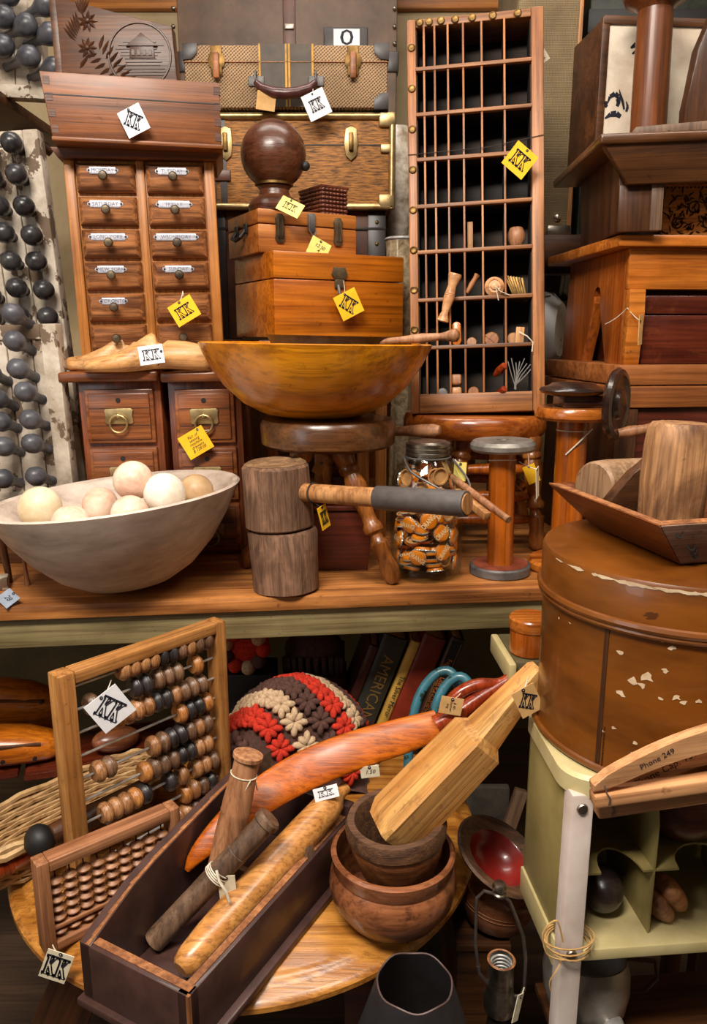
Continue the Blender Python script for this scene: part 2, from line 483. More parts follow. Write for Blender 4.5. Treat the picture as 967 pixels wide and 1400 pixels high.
M_KNOB = plain('slate_knob', (88, 88, 95), (46, 46, 52), .38, sc=26, bump=.1)
M_KNOBD = plain('black_knob', (62, 60, 62), (28, 27, 29), .3, sc=26, bump=.1)
W_FLOOR = wood('floor_boards', (52, 38, 28), (84, 62, 46), 'X', .5, .6)
M_WALL = plain('plaster', (196, 176, 140), (176, 154, 116), .9, sc=5, bump=.1)
W_BEAM = wood('orange_boards', (170, 96, 14), (214, 134, 36), 'X', .5, .4)
M_CANVAS = weave('olive_canvas', (142, 122, 88), (96, 80, 56), 500)
M_TRUNK = plain('brown_trunk', (104, 80, 62), (74, 56, 44), .55, sc=8, bump=.1)
M_TWEED = weave('tweed', (176, 142, 104), (70, 48, 32), 330, diag=True)
M_STRIPE = plain('suitcase_stripe', (82, 70, 58), (62, 52, 44), .6, sc=20)
M_REED = plain('reed_cloth', (184, 122, 56), (52, 32, 15), .65, sc=120, bump=.6, scale=(.3, 1, 2.2))
M_LEATH = plain('brown_leather', (92, 52, 36), (60, 32, 22), .42, sc=18)
M_LEATHD = plain('dark_leather', (52, 42, 40), (32, 26, 26), .4, sc=18)
W_BALL = wood('finial_wood', (66, 34, 19), (112, 66, 44), 'X', 1.2, .3, coat=.2)
M_WICK = plain('wicker', (196, 158, 108), (140, 104, 62), .6, sc=40)
M_WICKD = plain('dark_wicker', (110, 56, 36), (66, 30, 18), .35, sc=40, coat=.2)
W_LAST = wood('shoe_last_wood', (206, 146, 86), (242, 194, 132), 'X', .9, .4, wear=(120, 72, 36), wear_amt=.3)
W_ORL = wood('orange_form_wood', (178, 88, 10), (222, 128, 30), 'X', .8, .3, coat=.3, wear=(120, 60, 20), wear_amt=.4)
W_MAHO = wood('mahogany', (70, 24, 12), (116, 48, 26), 'X', .7, .25, coat=.4, wear=(140, 80, 40), wear_amt=.2)
YR = plain('red_yarn', (206, 48, 20), (160, 30, 12), .9, sc=220, bump=.6)
YC = plain('cream_yarn', (206, 176, 142), (166, 136, 104), .9, sc=220, bump=.6)
YB = plain('brown_yarn', (92, 58, 48), (62, 38, 32), .9, sc=220, bump=.6)
M_TEAL = plain('teal_paint', (60, 116, 132), (44, 84, 90), .4, sc=14, coat=.3, chips=(40, 56, 50), chip_t=.6, chip_sc=40)
M_RED = plain('red_lacquer', (138, 34, 26), (112, 24, 20), .3, sc=14, coat=.3)
M_WHITEB = plain('croquet_white', (240, 232, 218), (214, 200, 180), .4, sc=22, bump=.05)
M_CRM = plain('croquet_cream', (226, 212, 184), (200, 178, 138), .45, sc=18, bump=.05)
M_PINK = plain('croquet_pink', (228, 208, 186), (206, 148, 122), .45, sc=20, bump=.05)
M_TANB = plain('croquet_tan', (196, 164, 124), (164, 128, 88), .45, sc=20, bump=.05)
M_CAP = plain('cap_orange', (230, 128, 20), (206, 104, 8), .35, sc=30, bump=.03)
M_CAPT = plain('cap_cork', (206, 150, 98), (176, 118, 70), .6, sc=60, bump=.1)
M_CAPW = plain('cap_print', (250, 225, 190), (245, 215, 170), .6, bump=0)
M_GLASS = glass('jar_glass')
M_ENAMEL = plain('chipped_enamel', (224, 222, 218), (206, 202, 198), .3, sc=8, bump=.05, chips=(60, 42, 30), chip_t=.62, chip_sc=9)
W_LEAFB = wood('leaf_carved_tan', (190, 128, 54), (232, 172, 90), 'X', 1, .4)
W_HANG = wood('hanger_beech', (198, 136, 88), (228, 174, 124), 'X', .6, .36, bump=.1)
# ---------------------------------------------------------------- setting
b = MB(); b.box(-2.2, 2.2, -.6, 3.1, -.05, 0); struct(b, 'floor', W_FLOOR)
b = MB(); b.box(-2.2, 2.2, 3.1, 3.2, 0, 3.3); struct(b, 'wall_back', M_WALL)
b = MB(); b.box(-2.3, -2.2, -.6, 3.2, 0, 3.3); struct(b, 'wall_left', M_WALL)
b = MB(); b.box(2.2, 2.3, -.6, 3.2, 0, 3.3); struct(b, 'wall_right', M_WALL)
b = MB()
for i in range(4): b.box(-2.2, 2.2, 3.07, 3.1, 2.64 + i * .15, 2.784 + i * .15, .004)
struct(b, 'trim_1', W_BEAM)
b = MB(); b.box(-2.2, -.84, 1.95, 2.45, 2.045, 2.07, .003); b.box(-2.2, -2.17, 1.95, 2.45, 1.85, 2.045); struct(b, 'trim_2', W_DARK)

# ---------------------------------------------------------------- main shelf
L0 = ZP(0, 830, 1.04); R0 = ZP(750, 803, 1.04)
SA = math.atan2(R0.y - L0.y, R0.x - L0.x)
sh = thing('display_shelf', 'long pine plank shelf on an olive painted rail carrying the bowls and boxes', 'shelf', (L0.x, L0.y, 0), (0, 0, math.degrees(SA)))
b = MB()
for i in range(4):
    b.box(-.4, 1.95, .36 * i, .36 * (i + 1) - .002, 1.013, 1.04, .004)
b.build('shelf_board', W_SHELF, sh)
b = MB(); b.box(-.4, 1.95, .012, .036, .957, 1.013, .003); b.build('apron', W_APRON, sh, 'olive painted rail under the plank')
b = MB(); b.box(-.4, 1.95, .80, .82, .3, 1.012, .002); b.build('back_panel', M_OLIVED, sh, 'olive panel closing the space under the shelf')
for x in (-.36, 1.86):
    for y in (.05, 1.3):
        b = MB(); b.box(x, x + .06, y, y + .06, 0, 1.013, .003); b.build('post', W_APRON, sh)

def shelfY(x):                                   # y of the shelf front edge at world x
    return L0.y + (x - L0.x) * math.tan(SA)
ZS = 1.04

# ---------------------------------------------------------------- riser behind
rs = thing('wooden_riser', 'dark wooden riser frame standing behind the stool under the trunks', 'stand', (0, 0, ZS))
b = MB(); b.box(-.21, .08, 1.728, 1.985, .425, .452, .003); b.build('top_board', W_DARK, rs)
b = MB(); b.box(-.40, .08, 1.987, 2.6, .425, .452, .003); b.build('top_board', W_DARK, rs)
for x in (-.20, -.09, .010, .050):
    for y in (1.75, 2.52):
        b = MB(); b.box(x, x + .026, y, y + .026, 0, .425, .002); b.build('post', W_CABF, rs)
for z in (.36, .2):
    b = MB(); b.box(-.19, .07, 1.752, 1.766, z, z + .02, .002); b.build('rail', W_DARK, rs)
ZR = ZS + .452

# ---------------------------------------------------------------- trunks
def corners(t, mat, W, D, H, z0, sz=.03, tops=(0, 1), lab=None):
    for x in (0, W):
        for z in tops:
            sx = 1 if x == 0 else -1; zz = z0 + (H if z else 0); szn = -1 if z else 1
            b = MB(); b.m = Matrix.Translation((x, 0, zz))
            pts = [(-.003 * sx, -.003 * szn), (sz * sx, -.003 * szn), (sz * sx * .95, sz * .55 * szn), (sz * .55 * sx, sz * .95 * szn), (-.003 * sx, sz * szn)]
            b.prism(pts, -.004, .03, .001); b.build('corner', mat, t, lab)

dt_l = P(288, 400, 2.16).x; dt_r = P(526, 400, 2.16).x
H = 1.825 - ZR
t = thing('leather_trunk', 'dark brown leather trunk behind the honey wood boxes under the striped trunk', 'trunk', (dt_l, 2.16, ZR))
b = MB(); b.box(0, dt_r - dt_l, 0, .4, 0, H, .006); b.build('body', M_LEATH, t)
b = MB()
for x in (.0, dt_r - dt_l - .045): b.box(x - .002, x + .047, -.004, .404, -.0, H + .001, .003)
b.box(-.003, dt_r - dt_l + .003, -.005, .03, H - .05, H - .042, .002)
b.build('strap', M_LEATHD, t)
b = MB()
for x in (.022, dt_r - dt_l - .022):
    for k in range(6): b.ball((x, -.005, .03 + k * (H - .06) / 5), .005, 8, (1, .6, 1))
b.build('rivets', BRASSD, t)

l = P(257, 220, 2.14).x; r = P(536, 220, 2.14).x; W = r - l; z0 = 1.826; H = 2.052 - z0
t = thing('steamer_trunk', 'woven reed cloth trunk with brass edging and latches behind the wooden ball', 'trunk', (l, 2.14, z0))
b = MB(); b.box(0, W, 0, .42, 0, H, .004); b.build('body', M_REED, t)
b = MB()
for z in (.005, H - .003): b.tube([(-.002, -.003, z), (W + .002, -.003, z)], .009, 10)
for x in (0, W): b.tube([(x, -.003, 0), (x, -.003, H)], .009, 10)
b.build('edging', BRASS, t, 'brass tube edging')
b = MB(); b.box(.06, .072, -.002, 0, .01, H - .01); b.box(.083, .1, -.002, 0, .01, H - .01); b.build('stripe', M_LEATHD, t)
b = MB(); b.box(-.002, W + .002, -.002, .1, H * .68, H * .69); b.build('lid_seam', BLACK, t)
for x in (.1, W * .80):
    lt = MB(); lt.m = Matrix.Translation((x, -.004, H * .70))
    lt.prism([(-.014, -.03), (0, -.042), (.014, -.03), (.018, 0), (.014, .034), (0, .04), (-.014, .034), (-.018, 0)], -.004, .004, .0015)
    o = lt.build('latch', BRASS, t)
    k = MB(); k.m = Matrix.Translation((x, -.012, H * .70)); k.box(-.006, .006, -.006, .004, -.02, .024, .003); k.build('lever', BRASSD, o)
for z in (H - .03, 0):
    b = MB(); b.box(W - .035, W + .008, -.012, .02, z, z + .036, .006); b.build('corner', BRASS, t)
b = MB(); b.box(W - .03, W + .006, -.01, .01, H * .6, H * .69, .003); b.build('hinge_plate', BRASS, t)
b = MB(); b.box(.03, .06, -.012, .0, H * .28, H * .52, .003); b.build('clasp', IRON, t, 'iron strap clasp')
b = MB(); b.box(.05, .11, -.008, 0, H * .30, H * .42, .002); b.build('strap', M_LEATH, t)

l = P(253, 110, 2.12).x; r = P(530, 110, 2.12).x; W = r - l; z0 = 2.063; H = 2.207 - z0
t = thing('tweed_suitcase', 'tweed suitcase with dark centre stripe and leather handle on the brass edged trunk', 'suitcase', (l, 2.12, z0))
b = MB(); b.box(0, W, 0, .4, 0, H, .005); b.build('body', M_TWEED, t)
b = MB(); b.box(W * .37, W * .63, -.002, .3, 0.002, H + .001); b.build('stripe_band', M_STRIPE, t, 'dark band')
b = MB()
for q in (.37, .5, .515, .63): b.box(W * q - .002, W * q + .003, -.003, .3, .002, H + .0015)
b.build('piping', plain('ochre', (206, 150, 50), None, .6), t, 'ochre piping')
b = MB(); b.box(-.002, W + .002, -.003, .2, H * .72, H * .735, .0005); b.build('lid_seam', W_WORN, t)
corners(t, M_LEATHD, W, .4, H, 0, .035, lab='dark corner cap')
for x in (W * .16, W * .83):
    q = MB(); q.m = Matrix.Translation((x, -.004, H * .74)); q.m = q.m @ Matrix.Rotation(R(90), 4, 'X'); q.lathe([(0, 0), (.022, 0), (.022, .003), (.015, .005), (0, .006)], 10)
    q.box(-.014, .014, -.034, .034, 0, .004, .002)
    o = q.build('latch', BRASSD, t)
    k = MB(); k.m = Matrix.Translation((x, -.012, H * .65)); k.box(-.008, .008, -.008, .006, -.03, .03, .004); k.build('lever', W_CHEST, o)
hx = W * .50
b = MB(); pts = [(hx - .075, -.018, H * .38), (hx - .06, -.024, H * .27), (hx - .03, -.03, H * .19), (hx, -.032, H * .17), (hx + .03, -.03, H * .19), (hx + .06, -.024, H * .27), (hx + .075, -.018, H * .38)]
b.tube(pts, [.007, .011, .013, .0135, .013, .011, .007], 10); b.build('handle', plain('maroon_leather', (86, 44, 42), (54, 26, 26), .35, sc=40, coat=.2), t, 'maroon leather handle')
for s_ in (-1, 1):
    b = MB(); c = Vector((hx + s_ * .075, -.010, H * .44)); b.tube([c + Vector((0, math.cos(a) * .011 - .004, math.sin(a) * .017)) for a in [k * 6.28 / 12 for k in range(13)]], .0025, 6)
    b.m = Matrix.Translation((hx + s_ * .075, -.002, H * .42)); b.box(-.02, .02, -.004, .002, -.012, .012, .003); b.build('handle_ring', IRON, t)

l = P(232, 60, 2.5).x; r = P(546, 60, 2.5).x; W = r - l; H = 2.75 - 2.0
t = thing('wardrobe_trunk', 'large drab brown trunk standing upright behind the tweed suitcase', 'trunk', (l, 2.62, ZS))
b = MB(); b.box(0, W, 0, .3, 0, 1.74, .006); b.build('body', M_TRUNK, t)
b = MB(); xm = P(385, 60, 2.5).x - l
b.box(xm - .004, xm + .034, -.006, 0, .9, 1.738, .003); b.build('strap', M_LEATH, t)
zb = P(0, 118, 2.62).z - ZS
b = MB(); b.box(xm + .0, xm + .03, -.012, -.004, P(0, 42, 2.62).z - ZS, P(0, 34, 2.62).z - ZS, .003); b.build('buckle', NICKEL, t)
x0 = P(443, 50, 2.62).x - l; x1 = P(503, 50, 2.62).x - l; zt = P(0, 38, 2.62).z - ZS
f = MB(); f.box(x0, x1, -.008, 0, zt - .09, zt, .003); fo = f.build('label_holder', M_LEATHD, t)
f = MB(); f.box(x0 + .03, x1 - .025, -.0095, -.008, zt - .085, zt - .006); lo = f.build('label_card', PW, fo, 'white card')
letter('0', INK, fo, ((x0 + x1) / 2 + .003, -.0105, zt - .032), .062, sx=1.5, name='numeral')
b = MB()
for u_ in (237, 540):
    for v_ in (12, 37, 60): b.ball((P(u_, v_, 2.62).x - l, -.002, P(u_, v_, 2.62).z - ZS), .007, 8)
b.build('rivets', NICKEL, t)
b = MB(); zc = P(0, 75, 2.62).z - ZS
b.box(W - .035, W + .006, -.006, .05, zc - .05, zc + .01, .006); b.build('corner', M_LEATHD, t)
b = MB(); b.box(-.006, .035, -.006, .05, zc - .05, zc + .01, .006); b.build('corner', M_LEATHD, t)

# ---------------------------------------------------------------- honey boxes
C = P(376, 456, 1.742); YAW = 28
t = thing('honey_wood_box', 'larger glossy honey wood box with a brass hasp, underneath the smaller one', 'box', (C.x, C.y, ZR + .006), (0, 0, YAW))
W, D, Hh = .332, .25, .184
b = MB(); b.box(0, W, 0, D, 0, .125, .003); b.build('body', W_HONEY, t)
b = MB(); b.box(0, W, 0, D, .127, Hh, .003); b.build('lid', W_HONEY, t)
b = MB(); b.box(.01, W - .01, .01, D - .01, -.006, .0, .0); b.build('base', W_DARK, t)
hs = MB(); hs.m = Matrix.Translation((W * .48, -.003, .128))
hs.prism([(-.02, .01), (-.014, .026), (.014, .026), (.02, .01), (.012, .0), (-.012, 0)], -.003, .003, .0015); hs.box(-.012, .012, -.003, .003, -.02, 0, .0015)
o = hs.build('hasp', DARKMETAL, t)
k = MB(); k.m = Matrix.Translation((W * .48, -.008, .115)); k.tube([(-.006, 0, 0), (-.005, -.006, -.02), (.0, -.009, -.036), (.008, -.008, -.034), (.008, -.003, -.018)], .0035, 8); k.build('hook', IRON, o)
ZB1 = ZR + .006 + Hh
C2 = P(354, 344, 1.782)
t2 = thing('small_honey_box', 'smaller honey wood case with three brass clasps stacked on the larger honey box', 'box', (C2.x, C2.y, ZB1), (0, 0, YAW))
W2, D2, H2 = .245, .2, .092
b = MB(); b.box(0, W2, 0, D2, 0, .06, .003); b.build('body', W_HONEY2, t2)
b = MB(); b.box(0, W2, 0, D2, .062, H2, .003); b.build('lid', W_HONEY2, t2)
for x in (.05, W2 - .05):
    q = MB(); q.m = Matrix.Translation((x, -.003, .052))
    q.prism([(-.007, -.03), (.007, -.03), (.011, -.022), (.008, 0), (.011, .022), (.006, .031), (-.006, .031), (-.011, .022), (-.008, 0), (-.011, -.022)], -.003, .003, .001)
    for dx in (-.004, .004): q.tube([(dx, -.005, -.02), (dx * 1.5, -.006, 0), (dx, -.005, .02)], .0022, 6)
    q.build('clasp', DARKMETAL, t2)
q = MB(); q.m = Matrix.Translation((W2 * .52, -.003, .07)); q.box(-.009, .009, -.004, .002, -.022, .018, .002); q.tube([(-.008, -.006, .014), (-.01, -.01, -.02), (0, -.012, -.034), (.008, -.008, -.02)], .0022, 6); q.build('latch', IRON, t2)
q = MB(); q.m = Matrix.Translation((-.003, D2 * .5, .045)); q.tube([(0, -.03, .01), (-.012, -.028, -.006), (-.014, 0, -.012), (-.012, .028, -.006), (0, .03, .01)], .005, 8); q.box(-.004, .002, -.04, -.02, 0, .022, .002); q.box(-.004, .002, .02, .04, 0, .022, .002); q.build('side_handle', BLACK, t2)
ZB2 = ZB1 + H2

pc = P(374, 212, 1.855)
t = thing('ball_finial', 'large dark wooden ball on a turned neck standing on the small honey case', 'finial', (pc.x, 1.855, ZB2))
rb = .0735; zc = pc.z - ZB2
b = MB(); b.ball((0, 0, zc), rb, 32); b.build('ball', W_BALL, t)
b = MB(); b.lathe([(0, 0), (.058, 0), (.06, .012), (.052, .026), (.036, .036), (.033, .048), (.038, zc - rb * .86 - .004), (.0, zc - rb * .8)], 32); b.build('neck', W_BALL, t)
b = MB(); b.lathe([(.034, zc - rb * .90), (.043, zc - rb * .88), (.043, zc - rb * .80), (.034, zc - rb * .80)], 32); b.build('ring', BRASSD, t, 'gold painted ring')
b = MB(); b.m = Matrix.Translation((rb * .97, -.01, zc - .025)); b.ball((0, 0, 0), .011, 12); b.build('peg', BLACK, t)

pw = P(440, 296, 1.90)
t = thing('wicker_box', 'small dark woven wicker box beside the wooden ball', 'basket', (pw.x, pw.y, ZB2), (0, 0, 34))
W3, D3, H3 = .072, .1, .066
b = MB(); b.box(0, W3, 0, D3, 0, H3, .004); b.build('body', W_DKRED, t)
b = MB()
for i in range(7):
    for j in range(7):
        b.ball((.006 + i * (W3 - .012) / 6, -.001, .006 + j * (H3 - .012) / 6), .0058, 8, (1.15, .55, .62))
for i in range(8):
    for j in range(7):
        b.ball((-.001, .006 + i * (D3 - .012) / 7, .006 + j * (H3 - .012) / 6), .006, 8, (.5, 1.15, .62))
b.tube([(0, 0, H3), (W3, 0, H3), (W3, D3, H3), (0, D3, H3), (0, 0, H3)], .004, 6)
b.build('weave', M_WICKD, t)

# ---------------------------------------------------------------- sewing machine drawers
def sewing(xl, xr, label, ov):
    W = xr - xl; Hc = .383; D = .3
    t = thing('sewing_drawer_unit', label, 'drawer unit', (xl, 1.61, ZS), (0, -1.0, 0))
    b = MB(); b.box(0, W, .006, D, 0, .368, .002); b.build('carcass', W_SEWZ, t)
    b = MB(); b.box(-ov, W + .002, -.022, D + .005, .368, Hc + .006, .005, 3); b.build('top_board', W_SEW, t)
    for i in range(3):
        z1 = .352 - i * .122; z0 = z1 - .112
        d = MB(); d.box(.014, W - .014, -.004, .05, z0, z1, .003)
        d.box(.022, W - .022, -.009, 0, z0 + .008, z1 - .008, .003)
        for q in (.34, .66): pass
        o = d.build('drawer', W_SEW, t)
        g = MB()
        for q in (.33, .66): g.box(.024, W - .024, -.0095, -.0085, z0 + .11 * q, z0 + .11 * q + .0012)
        g.m = Matrix.Translation((W / 2, -.0095, z1 - .022)) @ Matrix.Rotation(R(90), 4, 'X'); g.lathe([(0, .0012), (.005, .0012), (.005, 0)], 12)
        g.build('keyhole', BLACK, o)
        q = MB(); q.m = Matrix.Translation((W / 2, -.011, z0 + .057))
        q.prism([(-.03, -.012), (-.026, -.016), (.026, -.016), (.03, -.012), (.027, 0), (.03, .012), (.026, .016), (-.026, .016), (-.03, .012), (-.027, 0)], -.002, .002, .001)
        q.ball((0, -.006, .002), .006, 10); q.build('handle_plate', BRASS, o)
        q = MB(); c = Vector((W / 2, -.02, z0 + .042)); q.tube([c + Vector((math.sin(a) * .018, 0, math.cos(a) * .018)) for a in [k * 6.2832 / 24 for k in range(25)]], .0025, 8); q.build('ring_pull', BRASS, o)
    return t
sewing(P(110, 540, 1.61).x, P(223, 540, 1.61).x, 'left walnut sewing machine drawer unit with brass ring pulls', .03)
sewing(P(233, 540, 1.61).x, P(333, 540, 1.61).x, 'right walnut sewing machine drawer unit carrying the yellow price card', .008)
ZU = ZS + .389

# ---------------------------------------------------------------- twelve drawer cabinet
xl = P(111, 470, 1.645).x; xr = P(306, 470, 1.69).x; W = (xr - xl) / math.cos(R(9)); H = 1.862 - ZU
t = thing('spool_cabinet', 'oak cabinet of twelve small drawers with metal name plates', 'cabinet', (xl, 1.645, ZU), (0, -1.0, 9))
b = MB(); b.box(0, W, .004, .16, 0, H, .002); b.build('carcass', W_CABF, t)
b = MB(); b.box(-.012, W + .004, -.012, .16, 0, .03, .004); b.build('plinth', W_CABF, t)
b = MB(); b.prism([(-.02, H), (W + .02, H), (W + .006, H - .02), (-.006, H - .02)], -.02, .165, .002); b.build('cornice', W_BOX, t)
fw = .02
b = MB(); b.box(0, fw, -.004, .01, .03, H - .02, .002); b.box(W - fw, W, -.004, .01, .03, H - .02, .002); b.box(W / 2 - .008, W / 2 + .008, -.004, .01, .03, H - .02, .002); b.build('stile', W_CABF, t)
names = [['MONDAY', 'TUESDAY'], ['WEDNESDAY', 'THREAD'], ['LONG YARN', 'BUTTONS ETC'], ['SILK', 'LACE'], ['NEEDLES', None], [None, None]]
dh = (H - .056) / 6
M_EMB = plain('embossing', (120, 120, 132), None, .5, .5, bump=0)
for j in range(6):
    for i in range(2):
        x0 = fw + .003 if i == 0 else W / 2 + .011; x1 = W / 2 - .011 if i == 0 else W - fw - .003
        z1 = H - .026 - j * dh; z0 = z1 - dh + .008
        d = MB()
        a = .010
        d.hexa([(x0, -.002, z0), (x1, -.002, z0), (x1, .02, z0), (x0, .02, z0), (x0, -.002, z1), (x1, -.002, z1), (x1, .02, z1), (x0, .02, z1)], .001)
        d.rings([[(x0, -.002, z0), (x1, -.002, z0), (x1, -.002, z1), (x0, -.002, z1)], [(x0 + .002, -.007, z0 + .002), (x1 - .002, -.007, z0 + .002), (x1 - .002, -.007, z1 - .002), (x0 + .002, -.007, z1 - .002)], [(x0 + a, -.013, z0 + a), (x1 - a, -.013, z0 + a), (x1 - a, -.013, z1 - a * .6), (x0 + a, -.013, z1 - a * .6)]])
        o = d.build('drawer', W_CABD, t)
        xc = (x0 + x1) / 2 - .002; nm = [['a', 'a'], ['a', 'a'], ['a', 'a'], ['a', 'a'], ['a', None], [None, None]][j][i]
        zk = (z0 + z1) / 2 + .000
        k = MB(); k.m = Matrix.Translation((xc, -.013, zk)) @ Matrix.Rotation(R(90), 4, 'X')
        k.lathe([(.003, 0), (.0035, .008), (.008, .012), (.0095, .018), (.007, .023), (0, .0245)], 16); k.build('knob', DARKMETAL, o)
        if nm:
            pw_ = {(0, 0): 40, (0, 1): 44, (1, 0): 46, (1, 1): 48, (2, 0): 51, (2, 1): 60, (3, 0): 41, (3, 1): 42, (4, 0): 37}[(j, i)] * S(P(190, 300, 1.65)) / 2
            hh = .0068; zz = zk + .0125
            p = MB(); p.m = Matrix.Translation((xc - .002, -.0135, zz))
            e = pw_
            p.prism([(-e, -.003), (-e + .004, -.003), (-e + .005, -hh), (e - .005, -hh), (e - .004, -.003), (e, -.003), (e + .001, 0), (e, .003), (e - .004, .003), (e - .005, hh), (-e + .005, hh), (-e + .004, .003), (-e, .003), (-e - .001, 0)], -.001, .001, .0003)
            q = p.build('name_plate', TIN, o)
            p = MB()
            for sg in (-1, 1):
                p.m = Matrix.Translation((xc - .002 + sg * (e - .003), -.0147, zz)) @ Matrix.Rotation(R(90), 4, 'X'); p.lathe([(0, .0006), (.0022, .0006), (.0022, 0)], 10)
            p.build('pin', BLACK, q)
            wd = {(0, 0): 'MONDAY', (0, 1): 'TUESDAY', (1, 0): 'SATURDAY', (1, 1): 'FRIDAY', (2, 0): 'LONG YOKE', (2, 1): 'WEDNESDAY', (3, 0): 'NEW YORK', (3, 1): 'SUNDAY', (4, 0): 'TORONTO'}[(j, i)]
            letter(wd, M_EMB, q, (xc - .002, -.0147, zz), .0105, sx=.95, name='lettering')
ZC = ZU + H

# box on the cabinet
xa = P(60, 150, 1.575).x; xb = P(301, 160, 1.635).x; W = (xb - xa) / math.cos(R(11.5)); zt = .118
t = thing('long_dovetailed_box', 'plain brown dovetailed box lying on top of the twelve drawer cabinet', 'box', (xa, 1.575, ZC + .002), (0, .2, 11.5))
b = MB(); b.prism([(.012, 0), (W, 0), (W, zt), (-.004, zt)], 0, .24, .003); b.build('body', W_BOX, t)
b = MB(); b.box(.010, W + .003, -.004, .244, -.002, .006, .002); b.build('base_moulding', W_BOX, t)
b = MB(); b.box(.002, W - .002, -.0008, .1, zt * .66, zt * .66 + .002); b.build('plank_joint', BLACK, t)
for sd in (0, 1):
    b = MB()
    for i in range(4):
        z = .012 + i * .028
        if sd: b.box(W - .012, W + .0006, -.0008, .02, z, z + .014)
        else: b.box(.012 - i * .0035, .024 - i * .0035, -.0008, .02, z, z + .014)
    b.build('dovetails', W_BOXD, t)
ZX = ZC + .002 + zt
# carved sloping panel box
xa = P(85, 100, 1.66).x; xb = P(243, 110, 1.66).x; W = xb - xa
hl = P(80, -8, 1.66).z - ZX; hr = P(237, 34, 1.66).z - ZX
t = thing('carved_slope', 'carved wooden slope with edelweiss flowers and a round village scene', 'carving', (xa, 1.66, ZX), (-3, 0, 0))
b = MB(); b.prism([(0, 0), (W, 0), (W - .008, hr), (-.006, hl)], 0, .035, .003)
b.prism([(-.014, 0), (0, 0), (-.006, hl - .002), (-.02, hl - .004)], .004, .035, .002)
b.build('panel', W_CARVE, t)
b = MB()
def leaf(b, x, z, a, L, w, y=-.0005):
    d = Vector((math.cos(a), math.sin(a))); n = Vector((-d.y, d.x))
    c = Vector((x, z)); pts = [c, c + d * L * .3 + n * w, c + d * L * .7 + n * w * .7, c + d * L, c + d * L * .7 - n * w * .5, c + d * L * .3 - n * w * .6]
    vs = [b.v((q.x, y, q.y)) for q in pts]; top = b.v(((c + d * L * .5).x, y - .004, (c + d * L * .5).y))
    for i in range(6): b.f([vs[i], vs[(i + 1) % 6], top])
for fx, fz in ((.055, hl * .72), (.052, hl * .42)):
    for k in range(9): leaf(b, fx, fz, k * .698, .02, .005)
    b.ball((fx, -.001, fz), .005, 10)
for k in range(6):
    leaf(b, .03 + k * .002, hl * .5 + k * .004, 2.3 - k * .1, .035, .004); leaf(b, .045, hl * .8, 1.0 + k * .2, .03, .004)
for k in range(9):
    leaf(b, .075 + k * .006, hl * .40 - k * .0085, 1.2 - k * .11, .03, .0045); leaf(b, .07 + k * .008, hl * .36 - k * .0085, 3.4 + k * .1, .024, .0045)
leaf(b, .035, .03, .9, .03, .005); leaf(b, .03, .015, .1, .03, .005)
b.build('flower_carving', W_CARVE2, t)
b = MB(); cx, cz, rr = W * .68, hr * .50, hr * .56
b.tube([(cx + rr * math.cos(a) * 1.02, -.0005, max(.002, cz + rr * math.sin(a))) for a in [k * 6.2832 / 40 for k in range(41)]], .0022, 6)
rnd = random.Random(5)
for k in range(11): b.box(cx - rr * .8 + rnd.uniform(0, .02), cx + rr * .5 + rnd.uniform(0, .02), -.0015, 0, cz - rr * .6 + k * rr * .1, cz - rr * .6 + k * rr * .1 + .0016)
b.prism([(cx - .02, cz - .005), (cx + .03, cz - .005), (cx + .028, cz + .018), (cx + .005, cz + .034), (cx - .018, cz + .018)], -.003, 0, .001)
b.prism([(cx - .026, cz + .016), (cx + .036, cz + .016), (cx + .005, cz + .04)], -.005, 0, .001)
for k in range(4): b.box(cx - .015 + k * .011, cx - .009 + k * .011, -.0045, 0, cz + .0, cz + .01)
b.build('scene_carving', W_CARVE2, t)

# ---------------------------------------------------------------- shoe lasts
def last_mesh(name, L):
    b = MB(); rs = []
    st = [(0, .004, .010, .016), (.02, .02, .004, .024), (.08, .033, .0, .030), (.2, .042, 0, .034), (.32, .045, 0, .046), (.42, .040, .002, .060), (.50, .030, .004, .074), (.54, .020, .005, .078), (.565, .022, .006, .074), (.58, .030, .006, .060), (.62, .033, .006, .056), (.66, .034, .006, .064), (.8, .034, .004, .062), (.94, .031, .002, .054), (.985, .022, .002, .046), (1, .01, .01, .036)]
    for s_, w, z0, z1 in st:
        ring = []
        for k in range(20):
            a = 2 * math.pi * k / 20; c, sn = math.cos(a), math.sin(a)
            x = (abs(c) ** .8) * (1 if c >= 0 else -1) * w; taper = 1 - .35 * max(0, sn)
            z = (z0 + z1) / 2 + (abs(sn) ** .7) * (1 if sn >= 0 else -1) * (z1 - z0) / 2
            ring.append((s_ * L, x * taper, z))
        rs.append(ring)
    b.rings(rs); return b.mesh(name, W_LAST, 60)
p = ZP(116, 508, ZU)
lm = last_mesh('shoe_last', .262)
pl = P(112, 505, 1.575); o = link('shoe_last', lm); o.location = (P(113, 500, 1.585).x, 1.585, ZU); o.rotation_euler = (0, 0, R(4)); tag(o, 'pale wooden shoe last in front, with the tag tied on', 'shoe last')
o = link('shoe_last', lm); o.location = (P(86, 492, 1.66).x, 1.648, ZU); o.rotation_euler = (0, 0, R(2)); o.scale = (.9, .6, .95)
tag(o, 'second shoe last lying behind the tagged one, its toe sticking out left', 'shoe last')

